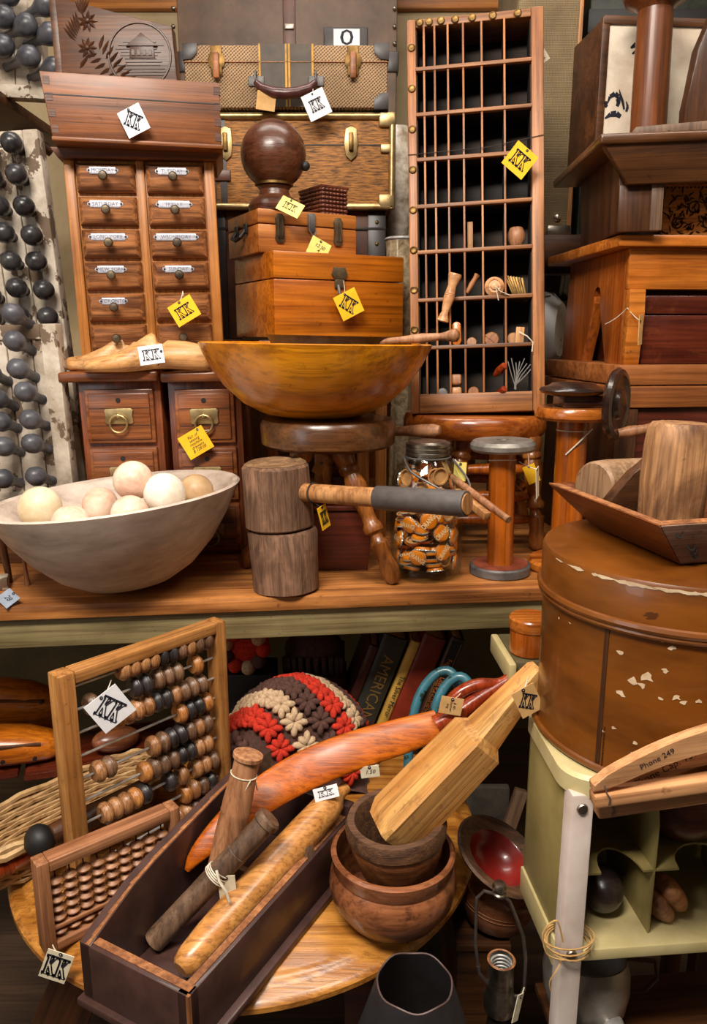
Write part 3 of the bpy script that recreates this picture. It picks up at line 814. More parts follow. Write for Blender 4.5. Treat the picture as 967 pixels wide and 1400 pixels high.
# ---------------------------------------------------------------- peg boards at the left
def pegboard(label, xl, xr, z0, z1, Y, pegs, rot, thick=.03, mat=M_KNOB, r=.022, Lp=.05, dirv=(0, -1, .12), slats=4):
    t = thing('peg_board', label, 'peg board', (xl, Y, z0), rot)
    W = xr - xl; H = z1 - z0
    n = slats
    b = MB()
    for i in range(n): b.box(W * i / n, W * (i + 1) / n - .002, 0, thick, 0, H, .003)
    b.build('board', M_WPAINT, t)
    b = MB(); b.box(W - .03, W + .004, -.008, thick, 0, H, .003); b.box(0, W - .03, -.006, thick, 0, .03, .003); b.box(0, W - .03, -.006, thick, H - .03, H, .003); b.build('frame', M_WPAINT, t)
    d = Vector(dirv).normalized()
    k = MB(); k.m = align((0, 0, 0), d)
    k.lathe([(.011, 0), (.009, .006), (.010, Lp * .45), (r * .55, Lp * .75), (r * .92, Lp + r * .3), (r, Lp + r * .85), (r * .85, Lp + r * 1.45), (r * .45, Lp + r * 1.82), (0, Lp + r * 1.92)], 20)
    me = k.mesh('peg', mat)
    for (x, z) in pegs: link('peg', me, t, None, Matrix.Translation((x, 0, z)))
    return t

# support block for boards
b = MB(); b.box(-.16, .16, 0, .5, 0, .105, .004); b.box(-.17, .17, -.006, .506, .085, .107, .003)
solo(b, 'low_platform', W_DARK, 'low dark platform under the white peg boards', 'platform', (-.772, 1.53, ZS), (0, 0, 0))
ZPB = ZS + .107
def pegs_on(px, Y, z0, xl, d, Lk):
    out = []
    for u, v in px:
        q = P(u, v, Y + d[1] * Lk)
        out.append((q.x - d[0] * Lk - xl, q.z - d[2] * Lk - z0))
    return out
# lower board
xl = P(-40, 600, 1.6).x; xr = P(98, 640, 1.6).x
d = Vector((-.14, -1, .34)).normalized()
px = [(23, 467), (27, 505), (36, 537), (42, 575), (44, 608), (48, 653), (-4, 545), (0, 577), (4, 611), (2, 655), (22, 430), (-12, 510)]
pegboard('lower white peg board behind the grey bowl with slate grey knobs', xl, xr, ZPB, P(60, 446, 1.6).z, 1.6, pegs_on(px, 1.6, ZPB, xl, d, .07), (0, -1.5, 0), dirv=d, r=.0205, Lp=.045)
# middle board
xl = P(-60, 300, 1.82).x; xr = P(100, 440, 1.82).x
px = [(8, 204), (44, 202), (14, 246), (48, 245), (21, 286), (56, 289), (26, 323), (64, 329), (33, 362), (68, 365), (39, 399), (76, 404), (40, 436), (79, 441), (3, 408), (2, 438), (-12, 330)]
d = Vector((.0, -1, .1)).normalized()
zb = ZPB
pegboard('middle white peg board beside the twelve drawer cabinet with black knobs', xl, xr, ZPB, P(60, 186, 1.82).z, 1.82, pegs_on(px, 1.82, ZPB, xl, d, .05), (0, -3.4, 0), mat=M_KNOBD, dirv=d, r=.0225, Lp=.028)
# upper board
xl = P(-60, 60, 2.04).x; xr = P(56, 90, 2.04).x
d = Vector((.77, -.63, .06)).normalized()
px = [(34, 26), (67, 36), (40, 69), (75, 83), (3, 16), (4, 56), (60, -4), (8, -16)]
pegboard('upper white peg board at the top left with long necked knobs', xl, xr, 2.07, 2.46, 2.04, pegs_on(px, 2.04, 2.07, xl, d, .115), (0, 3, 0), dirv=d, r=.025, Lp=.085, slats=3)
b = MB(); b.tube([P(-20, 142, 2.2), P(48, 192, 2.3), P(70, 208, 2.33)], .014, 10)
solo(b, 'wooden_rail', W_DARK, 'dark diagonal wooden rod crossing the wall between the peg boards', 'rod')
# small things left of the grey bowl
b = MB(); b.lathe([(.005, 0), (.0065, .03), (.0075, .09), (.006, .095), (0, .096)], 12)
q = ZP(14, 796, ZS); solo(b, 'wooden_peg', W_DARKZ, 'short dark wooden peg standing left of the grey bowl', 'peg', (q.x, q.y, ZS), (4, -4, 0))
b = MB(); b.lathe([(.006, 0), (.004, .02), (.003, .05), (.005, .07), (.003, .074), (0, .075)], 10)
q = ZP(38, 800, ZS); solo(b, 'thin_peg', W_BOB, 'thin pale wooden peg standing beside the grey bowl', 'peg', (q.x, q.y, ZS), (0, -3, 0))
b = MB(); b.box(-.05, .012, 0, .04, 0, .022, .003)
q = ZP(2, 808, ZS); solo(b, 'white_box', M_WPAINT, 'small white painted box at the left end of the shelf', 'box', (q.x, q.y, ZS), (0, 0, 20))
# ---------------------------------------------------------------- grey bowl with balls
gx = P(176, 760, 1.372).x
BT = Matrix.Translation((gx, 1.372, ZS + .009)) @ Euler((R(-.5), R(-5.5), 0)).to_matrix().to_4x4()
b = MB(); Rb, Hb = .226, .172
b.lathe([(0, 0), (.05, 0), (.085, .010), (.125, .034), (.165, .074), (.196, .118), (.217, .156), (Rb, Hb), (Rb - .004, Hb + .003), (Rb - .012, Hb - .001), (.205, .152), (.18, .135), (.11, .126), (0, .124)], 64)
solo(b, 'grey_bowl', W_GREY, 'big grey weathered wooden bowl filled with balls on the shelf', 'bowl', mat=BT)
BZ = 1.04 + .128
balls = [(55, 694, 29, M_CRM, 'cream wooden ball at the far left of the grey bowl'), (97, 716, 26, M_PINK, 'sunken pinkish ball right of the cream one in the grey bowl'),
         (137, 690, 24, M_PINK, 'cracked pinkish ball in the middle of the grey bowl'), (178, 703, 26, M_PINK, 'rosy streaked ball low at the front of the grey bowl'),
         (182, 657, 27, M_PINK, 'topmost pink wooden ball of the pile in the grey bowl'), (225, 675, 28.5, M_WHITEB, 'bright white ball in the grey bowl'), (268, 672, 24, M_TANB, 'tan brown ball at the right of the grey bowl')]
inv = BT.inverted()
for u, v, r_, m, lab in balls:
    Yb = {55: 1.37, 97: 1.27, 137: 1.385, 178: 1.29, 182: 1.355, 225: 1.35, 268: 1.44}[u]
    q = P(u, v, Yb)
    b = MB(); b.ball((0, 0, 0), r_ * S(q), 32)
    solo(b, 'wooden_ball', m, lab, 'ball', q, (random.uniform(0, 90), random.uniform(0, 90), 0), group='balls in the grey bowl')

# ---------------------------------------------------------------- log maul
mx = ZP(390, 806, ZS); mY = 1.372
mxx = P(391, 790, mY).x
t = thing('log_maul', 'heavy wooden maul with a rough log head and taped handle', 'mallet', (mxx, mY, ZS), (0, -2.5, 0))
w1 = wobf(11, .035); w2 = wobf(12, .03)
b = MB(); b.lathe([(0, 0), (.055, 0), (.061, .004), (.062, .06), (.064, .112), (.060, .118), (0, .118)], 40, w1); b.build('lower_log', W_LOG, t)
b = MB(); b.m = Matrix.Translation((-.004, 0, .120)); b.lathe([(0, 0), (.058, 0), (.063, .004), (.062, .06), (.061, .112), (.056, .118)], 40, w2); b.build('upper_log', W_LOG, t)
b = MB(); b.m = Matrix.Translation((-.004, 0, .120))
rnd = random.Random(3); b.lathe([(.057, .118), (.05, .122), (.04, .118), (.03, .124), (.018, .119), (0, .122)], 40, w2); b.build('end_grain', W_LOGEND, t)
inv = t.matrix_basis.inverted() if False else (Matrix.Translation((mxx, mY, ZS)) @ Euler((0, R(-2.5), 0)).to_matrix().to_4x4()).inverted()
hA = P(412, 673, 1.345); hB = P(640, 689, 1.15); hG = hA.lerp(hB, .50)
b = MB(); b.m = inv @ align(hA, hB); L = (hB - hA).length
b.lathe([(0, 0), (.0165, 0), (.0165, L), (0, L)], 20); hd = b.build('handle', W_ASH, t)
b = MB(); b.m = inv @ align(hA, hB); r0 = .0200
prof = [(.0165, L * .49), (r0, L * .495)]
for k in range(12): zz = L * (.5 + .04 * k); prof += [(r0 + .0004, zz), (r0 - .0002 + .00008 * k, zz + L * .037)]
prof += [(r0, L * .992), (.0165, L * .993)]
b.lathe(prof, 24); b.build('grip', W_TAPE, hd, 'grey tape wrapped grip')
b = MB(); q = hA.lerp(hB, .08)
mm = inv @ align(hA, hB)
b.m = mm; b.tube([(math.cos(a) * .0178, math.sin(a) * .0178, L * .085) for a in [k * 6.2832 / 16 for k in range(17)]], .0016, 6); b.build('cord', M_CORD, t)
paper_tag(443, 707, 1.315, 17, 34, 18, PY, 'yellow card hanging from the maul handle', 'KK', [hA.lerp(hB, .1) + Vector((0, -.006, -.017))], yaw=50, hole=(0, .45), sm=M_CORD)

# ---------------------------------------------------------------- milking stool
sx = P(449, 600, 1.50).x
t = thing('round_stool', 'dark round stool with turned splayed legs under the yellow bowl', 'stool', (sx, 1.50, ZS))
zs0 = P(449, 622, 1.37).z - ZS; zs1 = P(449, 580, 1.37).z - ZS
b = MB(); b.lathe([(0, zs0), (.122, zs0), (.130, zs0 + .006), (.132, zs1 - .012), (.126, zs1 - .003), (.11, zs1), (0, zs1)], 48); b.build('seat', W_STOOL, t)
def turned_leg(top, bot, r=.02):
    b = MB(); top = Vector(top); bot = Vector(bot); L = (top - bot).length
    b.m = align(bot, top)
    p = [(0, 0), (.55, .0), (.8, .03), (.9, .10), (.72, .18), (.85, .26), (.9, .29), (.62, .32), (.58, .36), (.95, .38), (.97, .42), (.72, .45), (.70, .5), (.92, .62), (1.05, .72), (.8, .80), (1.0, .82), (1.0, .85), (.85, .87), (1.1, .94), (1.0, 1.0), (0, 1.0)]
    b.lathe([(r * a, L * z) for a, z in p], 20); return b
for fu, fv, tu in ((540, 799, 470), (334, 776, 410), (455, 740, 452)):
    f = ZP(fu, fv, ZS); tp = Vector(((P(tu, 620, 1.47).x - sx) * .8, -.05 if fv > 750 else .06, zs0 + .002))
    turned_leg(tp, (f.x - sx, f.y - 1.50, .004)).build('leg', W_LEG, t)
ZST = ZS + zs1

# ---------------------------------------------------------------- yellow bowl
yx = P(431, 520, 1.50).x
Hb = P(431, 470, 1.5).z - ZST
b = MB(); Rb = .2215
b.lathe([(0, 0), (.06, 0), (.10, .008), (.14, .028), (.175, .060), (.203, .100), (.217, Hb - .012), (Rb, Hb), (Rb - .004, Hb + .002), (Rb - .012, Hb - .002), (.20, .105), (.16, .06), (.1, .028), (0, .02)], 64)
solo(b, 'yellow_bowl', W_BOWL, 'wide glossy yellow wooden bowl standing on the dark stool', 'bowl', (yx, 1.50, ZST), (0, .8, 0))
zr = ZST + Hb
b = MB(); b.lathe([(0, -.05), (.115, -.05), (.142, .004), (.146, .006), (.140, .002), (.114, -.044), (0, -.044)], 48)
solo(b, 'dark_pan', IRON, 'dark shallow metal pan nested in the yellow bowl', 'pan', (P(466, 465, 1.52).x, 1.52, zr + .0085), (0, 1.2, 0))
A = P(538, 466, 1.40); B = P(628, 458, 1.36)
b = MB(); b.m = align(A, B); L = (B - A).length
b.lathe([(0, -.06), (.006, -.06), (.0062, L * .1), (.0085, L * .45), (.006, L * .72), (.0075, L * .80), (.011, L * .9), (.0115, L * .96), (.007, L * 1.0), (0, L * 1.0)], 20)
solo(b, 'turned_stick', W_BOB, 'slim turned wooden handle lying across the rim of the yellow bowl', 'handle')

# small red chest under the stool
a = ZP(440, 781, ZS); c = ZP(503, 779, ZS)
t = thing('red_brown_chest', 'small dark red wooden chest between the log maul and the stool leg', 'chest', (a.x - .01, a.y, ZS), (0, 0, 2))
W = c.x - a.x + .01
b = MB(); b.prism([(0, 0), (W, 0), (W + .012, .125), (-.012, .125)], 0, .12, .003); b.build('body', W_DKRED, t)
b = MB(); b.box(-.018, W + .018, -.006, .126, .125, .135, .003); b.build('lid', W_DKRED, t)
b = MB(); b.box(W * .3, W * .75, .02, .1, .135, .19, .003); b.build('upper_tray', W_DKRED, t)

# ---------------------------------------------------------------- jar of caps
jY = 1.458; jx = P(583, 720, jY).x; jz = ZS; JK = 1.06
t = thing('glass_jar', 'glass jar with a zinc lid full of orange bottle caps', 'jar', (jx, jY, jz))
pr = [(0, .0), (.055, 0), (.064, .006), (.067, .02), (.067, .16), (.064, .19), (.055, .215), (.043, .232), (.040, .238), (.040, .252)]
b = MB(); b.lathe([(r_ * JK, z_) for r_, z_ in pr + [(.0375, .252), (.0375, .236), (.041, .229), (.0525, .212), (.0612, .188), (.064, .16), (.064, .022), (.060, .01), (0, .008)]], 48); b.build('glass', M_GLASS, t)
b = MB(); pts = [(0, .266), (.036, .266), (.0385, .264)]
for k in range(3): pts += [(.0425, .262 - k * .0085), (.0425, .257 - k * .0085), (.0405, .2555 - k * .0085)]
pts += [(.043, .238), (.041, .237), (.041, .236)]
b.lathe(pts, 40); b.build('lid', NICKEL, t, 'metal screw lid')
b = MB()
arc = []
for k in range(17):
    a = math.pi * k / 16; x = -.046 * math.cos(a); arc.append((x, -.03 - .048 * math.sin(a), .236 - .005 - .07 * math.sin(a) * .9 - .012 * k / 16))
arc = crv([Vector(q) for q in ((-.046, -.01, .236), (-.034, -.052, .214), (.018, -.080, .186), (.052, -.069, .152), (.078, -.03, .186), (.046, -.012, .233))], 5)
b.tube(arc, .0022, 6); b.tube([(.0435 * math.cos(a), .0435 * math.sin(a), .236) for a in [k * 6.2832 / 24 for k in range(25)]], .0016, 6); b.build('wire_bail', IRON, t, 'bent wire bail')

def cap_mesh():
    b = MB(); r = .0155; h = .0068
    prof = [(0, h), (r * .8, h), (r * .92, h - .0009)]
    n = 42; b.lathe(prof, n)
    top = [(r * .92 * math.cos(6.28318 * i / n), r * .92 * math.sin(6.28318 * i / n), h - .0009) for i in range(n)]
    bot = [((r * (1.04 if i % 2 else 1.12)) * math.cos(6.28318 * i / n), (r * (1.04 if i % 2 else 1.12)) * math.sin(6.28318 * i / n), 0) for i in range(n)]
    b.mi = 0; mid = [tuple(Vector(p_).lerp(Vector(q_), .7)) for p_, q_ in zip(top, bot)]; b.rings([top, mid], True, False); b.mi = 2; b.rings([mid, bot], True, False)
    b.mi = 1; b.lathe([(0, .0045), (r * .88, .0045), (r * .9, 0), (r * 1.08, 0)], n)
    return b.mesh('bottle_cap', [M_CAP, M_CAPT, STEEL], 30)
capm = cap_mesh()
prt = text_mesh('ORANGE', M_CAPW, 1)
rnd = random.Random(21)
caps = []
def add_cap(pos, nrm, spin, printed):
    o = link('bottle_cap', capm)
    z = Vector(nrm).normalized(); m = z.to_track_quat('Z', 'Y').to_matrix().to_4x4() @ Matrix.Rotation(spin, 4, 'Z')
    m.translation = Vector(pos) + Vector((jx, jY, jz)); o.matrix_world = m
    l, q, _ = m.decompose(); o.location = l; o.rotation_euler = q.to_euler()
    tag(o, 'orange crown bottle cap heaped inside the glass jar', 'bottle cap', 'orange bottle caps in the jar')
    if printed:
        link('lettering', prt, o, None, Matrix.Translation((0, 0, .0070)) @ Matrix.Rotation(R(-90), 4, 'X') @ Matrix.Diagonal((.0088, .0088, .0150, 1)))
tries = 0
def R_at(z): return .0630 * JK if z < .17 else .0630 * JK - (z - .17) * .34
while len(caps) < 180 and tries < 75000:
    tries += 1
    z = rnd.uniform(.018, .207) if tries < 40000 else rnd.uniform(.15, .218); a = rnd.uniform(0, 6.2832)
    lay = 0 if tries < 20000 else rnd.choice((0, 1, 1, 2))
    flat = (z < .05 and rnd.random() < .6) or rnd.random() < .12
    n = Vector((math.cos(a), math.sin(a), rnd.uniform(-.25, .3))) if not flat else Vector((math.cos(a) * .3, math.sin(a) * .3, rnd.choice((-1, 1))))
    if lay: n += Vector((rnd.uniform(-.5, .5), rnd.uniform(-.5, .5), rnd.uniform(-.5, .5)))
    n.normalize()
    hr = Vector((math.cos(a), math.sin(a), 0))
    al = abs(n.dot(hr)); ext = .0172 * math.sqrt(max(0, 1 - al * al)) + .0042
    rad = R_at(z) - ext - .0018 - lay * .0105
    if not flat and lay == 0: rad -= .0006 + .0017
    if rad < 0: continue
    zx = .0172 * math.sqrt(max(0, 1 - n.z * n.z)) + .0042
    if z - zx < .009: z = zx + .0095
    p_ = Vector((rad * hr.x, rad * hr.y, z))
    ok = True
    for q, qn in caps:
        d_ = p_ - q; L_ = d_.length
        if L_ > .036: continue
        if L_ < .0085: ok = False; break
        def ovl(dv, n1, n2):
            an = abs(dv.dot(n1)); tn = math.sqrt(max(0, dv.length_squared - an * an))
            c_ = abs(n1.dot(n2)); s_ = math.sqrt(max(0, 1 - c_ * c_))
            return an < .0036 + .0036 * c_ + .014 * s_ and tn < .0165 + .0165 * c_ + .004 * s_
        if ovl(d_, n, qn) and ovl(d_, qn, n): ok = False; break
    if ok: caps.append((p_, n))
for p_, n in caps:
    flip = rnd.random() < .22
    nn = -n if flip else n
    add_cap(p_ - nn * .0034, nn, rnd.uniform(-.9, .9) + math.pi * (0), not flip)

# ---------------------------------------------------------------- spools
sY = 1.47; sxx = P(687, 700, sY).x
t = thing('bobbin_spool', 'standing wooden spool with a grey metal top flange right of the jar', 'spool', (sxx, sY, ZS), (0, -1, 0))
Ht = P(689, 601, sY).z - ZS
b = MB(); b.lathe([(0, 0), (.057, 0), (.060, .003), (.060, .017), (.057, .020), (.05, .0195)], 48); b.build('bottom_rim', IRON, t, 'grey metal rim')
b = MB(); b.lathe([(.054, .0185), (.054, .0208), (0, .0208)], 48); b.build('bottom_disc', plain('red_disc', (142, 70, 46), (108, 48, 30), .5), t, 'reddish lower disc')
b = MB(); b.lathe([(0, .0205), (.0265, .0205), (.0255, .03), (.0255, Ht - .03), (.027, Ht - .021), (0, Ht - .021)], 32); b.build('shaft', W_AMBER, t)
b = MB(); b.lathe([(0, Ht - .021), (.058, Ht - .021), (.0625, Ht - .016), (.0625, Ht - .008), (.057, Ht - .001), (.05, Ht), (.012, Ht), (.011, Ht - .006), (0, Ht - .006)], 48); b.build('top_flange', plain('worn_zinc', (156, 150, 142), (112, 106, 98), .45, .6, sc=26), t, 'grey worn top flange')
b = MB(); b.tube([(.0262 * math.cos(a), .0262 * math.sin(a), Ht - .04 - .004 * math.sin(a)) for a in [k * 6.2832 / 20 for k in range(21)]], .0011, 5); b.build('string', M_STR, t)
paper_tag(735, 660, 1.445, 13, 44, 14, PC, 'narrow folded cream card hanging on the right side of the short spool', '', [Vector((sxx + .026, sY - .01, ZS + Ht - .041))], yaw=62, hole=(-.1, .46))

tY = 1.50; tx = P(779, 650, tY).x
t = thing('tall_spool', 'tall amber wooden spool with a wide honey flange behind the dough trough', 'spool', (tx, tY, ZS))
Ht = P(778, 556, tY).z - ZS
b = MB(); b.lathe([(0, 0), (.070, 0), (.074, .005), (.074, .016), (.068, .022), (0, .022)], 48); b.build('bottom_flange', W_AMBERX, t)
b = MB(); b.lathe([(0, .022), (.031, .022), (.030, .03), (.030, Ht - .024), (0, Ht - .024)], 32); b.build('shaft', W_AMBER, t)
b = MB(); b.lathe([(0, Ht - .024), (.068, Ht - .024), (.074, Ht - .018), (.075, Ht - .008), (.070, Ht), (0, Ht)], 48); b.build('top_flange', W_AMBERX, t)
b = MB(); q = [(-.018, -.028, Ht - .09), (.0, -.033, Ht - .07), (.03, -.03, Ht - .04)]; b.tube(q, .0014, 5); b.tube([(.031 * math.cos(a), .031 * math.sin(a), Ht - .045) for a in [k * 6.2832 / 20 for k in range(21)]], .001, 5); b.build('string', M_STR, t)
ZT = ZS + Ht
# dark block, disc and crank wheel on top
M_EBON = wood('ebony_wood', (36, 22, 18), (72, 46, 36), 'X', 1, .25, coat=.4)
b = MB(); b.m = Matrix.Translation((tx + .016, tY, ZT))
b.box(-.045, .05, -.03, .05, 0, .022, .003)
b.box(-.043, .048, -.033, .047, .007, .012, .002)
solo(b, 'dark_block', M_EBON, 'dark moulded wooden block on the tall spool flange', 'block')
b = MB(); b.lathe([(0, 0), (.045, 0), (.06, .005), (.064, .010), (.06, .015), (.046, .019), (.04, .024), (0, .026)], 40)
solo(b, 'dark_disc', M_EBON, 'dark turned disc lying flat on the dark block', 'disc', (tx - .004, tY, ZT + .022))
wc = P(843, 553, 1.43); wx = thing('crank_wheel', 'dark upright wooden wheel with a small handle beside the tall spool', 'wheel', mat=Matrix.Translation(wc) @ Matrix.Rotation(R(54), 4, 'Z'))
b = MB(); b.m = Matrix.Rotation(R(90), 4, 'X')
b.lathe([(0, -.008), (.052, -.008), (.064, -.006), (.068, 0), (.064, .007), (.054, .009), (.05, .006), (.03, .006), (.026, .012), (.012, .014), (0, .014)], 44); b.build('disc', M_EBON, wx)
hb = MB(); hA = Vector((.012, -.014, -.052)); hb.m = align(hA, hA + Vector((-.2, -1, .12)) * .05 if False else hA + Vector((.045, -.055, .010)))
hb.lathe([(0, -.012), (.008, -.012), (.009, 0), (.011, .01), (.009, .04), (.013, .075), (.010, .085), (0, .086)], 20); hb.build('crank_handle', W_BOB, wx, 'tan wooden handle')

# ---------------------------------------------------------------- stool under the sorting tray
uY = 1.76; ux = P(648, 590, uY).x
t = thing('amber_stool', 'amber stool with turned legs and rungs supporting the divided tray', 'stool', (ux, uY, ZS))
z1 = P(648, 573, 1.6).z - ZS; z0 = P(648, 605, 1.6).z - ZS
b = MB(); zm = (z0 + z1) / 2; hh = (z1 - z0) / 2
b.lathe([(0, z0)] + [(.150 + .012 * math.cos(a), zm + hh * math.sin(a)) for a in [R(-90 + 20 * k) for k in range(10)]] + [(0, z1)], 48); b.build('seat', W_AMBERX, t)
feet = []
for fu, fv, tu in ((748, 768, 712), (610, 772, 628), (716, 716, 700), (626, 716, 634)):
    f = ZP(fu, fv, ZS) - Vector((ux, uY, ZS)); y_ = -.10 if fv > 750 else .09
    f.y = -.13 if fv > 750 else .13
    tp = Vector(((P(tu, 610, uY).x - ux), y_, z0 + .004)); feet.append((tp, f))
    turned_leg(tp, (f.x, f.y, .004), .021).build('leg', W_LEG, t)
for k, (i, j) in enumerate(((0, 1), (2, 3), (0, 2), (1, 3))):
    for q in ((.28, .52, .72)[: 3 if k == 0 else 2]):
        a = feet[i][0].lerp(feet[i][1], q); c = feet[j][0].lerp(feet[j][1], q)
        b = MB(); b.m = align(a, c); L = (c - a).length
        b.lathe([(0, 0), (.006, 0), (.011, L * .2), (.013, L * .5), (.011, L * .8), (.006, L), (0, L)], 14); b.build('rung', W_AMBER, t)
ZSU = ZS + z1
# handle lying left of the stool (over the jar)
A = P(536, 590, 1.545); B = P(604, 588, 1.50)
b = MB(); b.m = align(A, B); L = (B - A).length
b.lathe([(0, -.02), (.009, -.02), (.0095, L * .2), (.0125, L * .55), (.0125, L * .85), (.009, L * .97), (0, L)], 20)
solo(b, 'blunt_stick', W_BOB, 'blunt turned handle poking out to the right from the dark stool seat', 'handle')
# dowels leaning out behind the taped grip
for (a, c, lab, m) in ((P(618, 652, 1.44), P(696, 711, 1.30), 'longer brown dowel sticking out past the taped grip', W_BOB), (P(625, 672, 1.42), P(667, 706, 1.33), 'shorter pale square stick below the longer dowel', W_ASH)):
    b = MB(); b.m = align(a, c); L = (c - a).length
    if 'shorter' in lab: b.box(-.007, .007, -.007, .007, 0, L, .0015)
    else: b.lathe([(0, 0), (.0065, 0), (.0065, L), (0, L)], 16)
    solo(b, 'dowel', m, lab, 'stick')

# ---------------------------------------------------------------- divided tray
BLp = P(562, 579, 1.69); BRp = P(745, 570, 1.650); TLp = P(556, 26, 1.84)
BLp.z = ZSU + .002; BRp.z = BLp.z + .0115
TM, TW, TH_ = frame3(BLp, BRp, TLp)
TW = TW; TD = .095
t = thing('divided_tray', 'tall wooden divided sorting tray of fifty-six slots with brass studs', 'tray', mat=TM)
col = [.067, .126, .205, .303, .416, .551, .717, .91]
row = [.05, .169, .291, .413, .529, .647, .76, .873, .982]
X = lambda f_: f_ * TW
Z = lambda f_: f_ * TH_
b = MB(); b.box(0, X(.067), 0, TD, 0, TH_ * .998, .003); b.build('side_rail', W_TRAY, t)
b = MB(); b.box(X(.91), TW, 0, TD, 0, TH_ * 1.0, .003); b.build('side_rail', W_TRAY, t)
b = MB(); b.box(X(.067), X(.91), .002, TD, TH_ * .978, TH_ * .998, .002); b.build('top_rail', W_TRAYX, t)
b = MB(); b.box(X(.067), X(.91), 0, TD, 0, Z(.05), .002); b.build('bottom_rail', W_TRAYX, t)
b = MB(); b.box(X(.03), X(.96), TD - .006, TD - .001, .002, TH_ * .99); b.build('back_board', W_TRAY_SHADE, t)
b = MB(); b.box(X(.067), X(.067) + .002, .010, TD - .006, Z(.05), TH_ * .978); b.build('inner_shade_sheet', W_TRAY_SHADE, t)  # thin dark sheet added over the rail's inner face, painted slot shade
b = MB(); b.box(X(.91) - .002, X(.91), .010, TD - .006, Z(.05), TH_ * .978); b.build('inner_shade_sheet', W_TRAY_SHADE, t)
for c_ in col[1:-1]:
    b = MB(); b.box(X(c_) - .0022, X(c_) + .0022, .001, .010, Z(.05), TH_ * .98, .0008); b.mi = 1; b.box(X(c_) - .002, X(c_) + .002, .009, TD - .006, Z(.05), TH_ * .98); b.build('divider', [W_TRAY, W_TRAY_SHADE], t)
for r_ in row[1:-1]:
    b = MB(); b.box(X(.062), X(.915), -.0012, .010, Z(r_) - .004, Z(r_) + .004, .0012); b.mi = 1; b.box(X(.067), X(.91), .009, TD - .006, Z(r_) - .0037, Z(r_) + .0037); b.build('slat', [W_TRAYX, W_TRAY_SHADE], t)
st = MB(); st.m = Matrix.Rotation(R(90), 4, 'X'); st.lathe([(.0085, 0), (.0085, .0015), (.0065, .003), (.005, .0022), (0, .0026)], 16); stm = st.mesh('stud', BRASSD)
for k in range(9): link('stud', stm, t, None, Matrix.Translation((X(.034), -.0, Z(.115 + .1015 * k))))
for k in range(7): link('stud', stm, t, None, Matrix.Translation((X((col[k] + col[k + 1]) / 2), .001, TH_ * .988)))
b = MB(); b.tube([(0, -.002, Z(.66)), (X(.6), -.003, Z(.664)), (TW, -.002, Z(.685))], .0008, 5); b.build('string', M_CORD, t)
TN = TM.to_3x3() @ Vector((0, 1, 0))
TMI = TM.inverted()
def tl(u, v, y):                                  # tray-local point under a pixel at depth y behind the front
    o = TM @ Vector((0, y, 0)); q = raypl(u, v, o, TN); return TMI @ q
def inT(mb, name, m, label, cat, u, v, y, rot=(0, 0, 0), group='odds and ends in the tray slots', floor=None, hgt=0):
    p = tl(u, v, y)
    M = TM @ Matrix.Translation(p) @ Euler(tuple(R(a) for a in rot)).to_matrix().to_4x4()
    return solo(mb, name, m, label, cat, mat=M, group=group)
px = S(P(640, 420, 1.72))
b = MB(); b.lathe([(0, -.022), (.012, -.02), (.0195, -.006), (.0195, .006), (.014, .018), (0, .021)], 20)
inT(b, 'dark_acorn_knob', W_BOB, 'dark speckled wooden knob in the right hand slot of the sixth row', 'knob', 706, 324, .03)
b = MB(); b.prism([(-.006, -.03), (.006, -.03), (.006, .03), (-.006, .03)], 0, .012, .0015)
b.box(-.002, .002, -.001, 0, -.02, .012)
inT(b, 'folding_rule', W_ASH, 'short pale wooden rule standing in a middle slot above the handles', 'rule', 643, 322, .03)
A = tl(623, 374, -.028); B = tl(605, 440, -.012)
b = MB(); b.m = align(A, B); L = (B - A).length
b.lathe([(0, 0), (.013, 0), (.0145, .004), (.0125, .012), (.009, L * .25), (.0105, L * .4), (.0112, L * .41), (.0105, L * .42), (.0118, L * .44), (.0112, L * .455), (.0118, L * .47), (.0105, L * .6), (.0075, L * .8), (.012, L * .93), (.0135, L * .98), (.011, L), (0, L)], 24)
solo(b, 'waisted_grip', W_HANG, 'tan waisted tool handle hanging at a slant across the dividers', 'handle', mat=TM, group='odds and ends in the tray slots')
b = MB(); b.m = Matrix.Rotation(R(90), 4, 'X'); b.lathe([(0, -.03), (.014, -.03), (.02, -.01), (.021, .008), (.014, .016), (.012, .014), (0, .014)], 24)
b.lathe([(.008, .014), (.008, .018), (.004, .02), (0, .02)], 14)
hk = inT(b, 'ferrule_end', W_HANG, 'round honey coloured handle end on with a white string', 'handle', 676, 393, .012)
b = MB(); b.tube([(.002, -.02, -.002), (.012, -.022, -.014), (.03, -.016, -.021)], .003, 6, flat=.3); b.tube([(.002, -.02, -.002), (.006, -.02, -.022), (.008, -.018, -.032)], .0012, 5); b.build('string', M_STR, hk)
rnd = random.Random(9)
for k in range(7):
    b = MB(); b.box(-.0022, .0022, 0, .03, -.026, .026, .0004)
    inT(b, 'metal_strip', BRASSD, 'thin tarnished metal strip in the fanned bundle right of the round handle', 'strip', 697 + k * 3.4, 391 + k * .8, .03, (0, -24 + k * 2, 0), group='fanned metal strips in the tray')
b = MB(); b.m = align((0, 0, -.02), (.01, 0, .02)); b.lathe([(0, 0), (.004, 0), (.006, .02), (.005, .035), (.007, .044), (0, .046)], 12)
inT(b, 'worn_grip', W_WORN, 'small dark worn handle leaning in the slot beside the slanted one', 'handle', 642, 388, .01, (0, 18, 0))
b = MB(); b.prism([(.010 * math.cos(a), (.016 if math.sin(a) > 0 else -.016) + .010 * math.sin(a)) for a in [6.2832 * k / 24 for k in range(24)]], 0, .02, .002)
inT(b, 'oval_block', W_ORL, 'yellow oval ended wooden block behind the slim turned handle', 'block', 624.5, 456, .012)
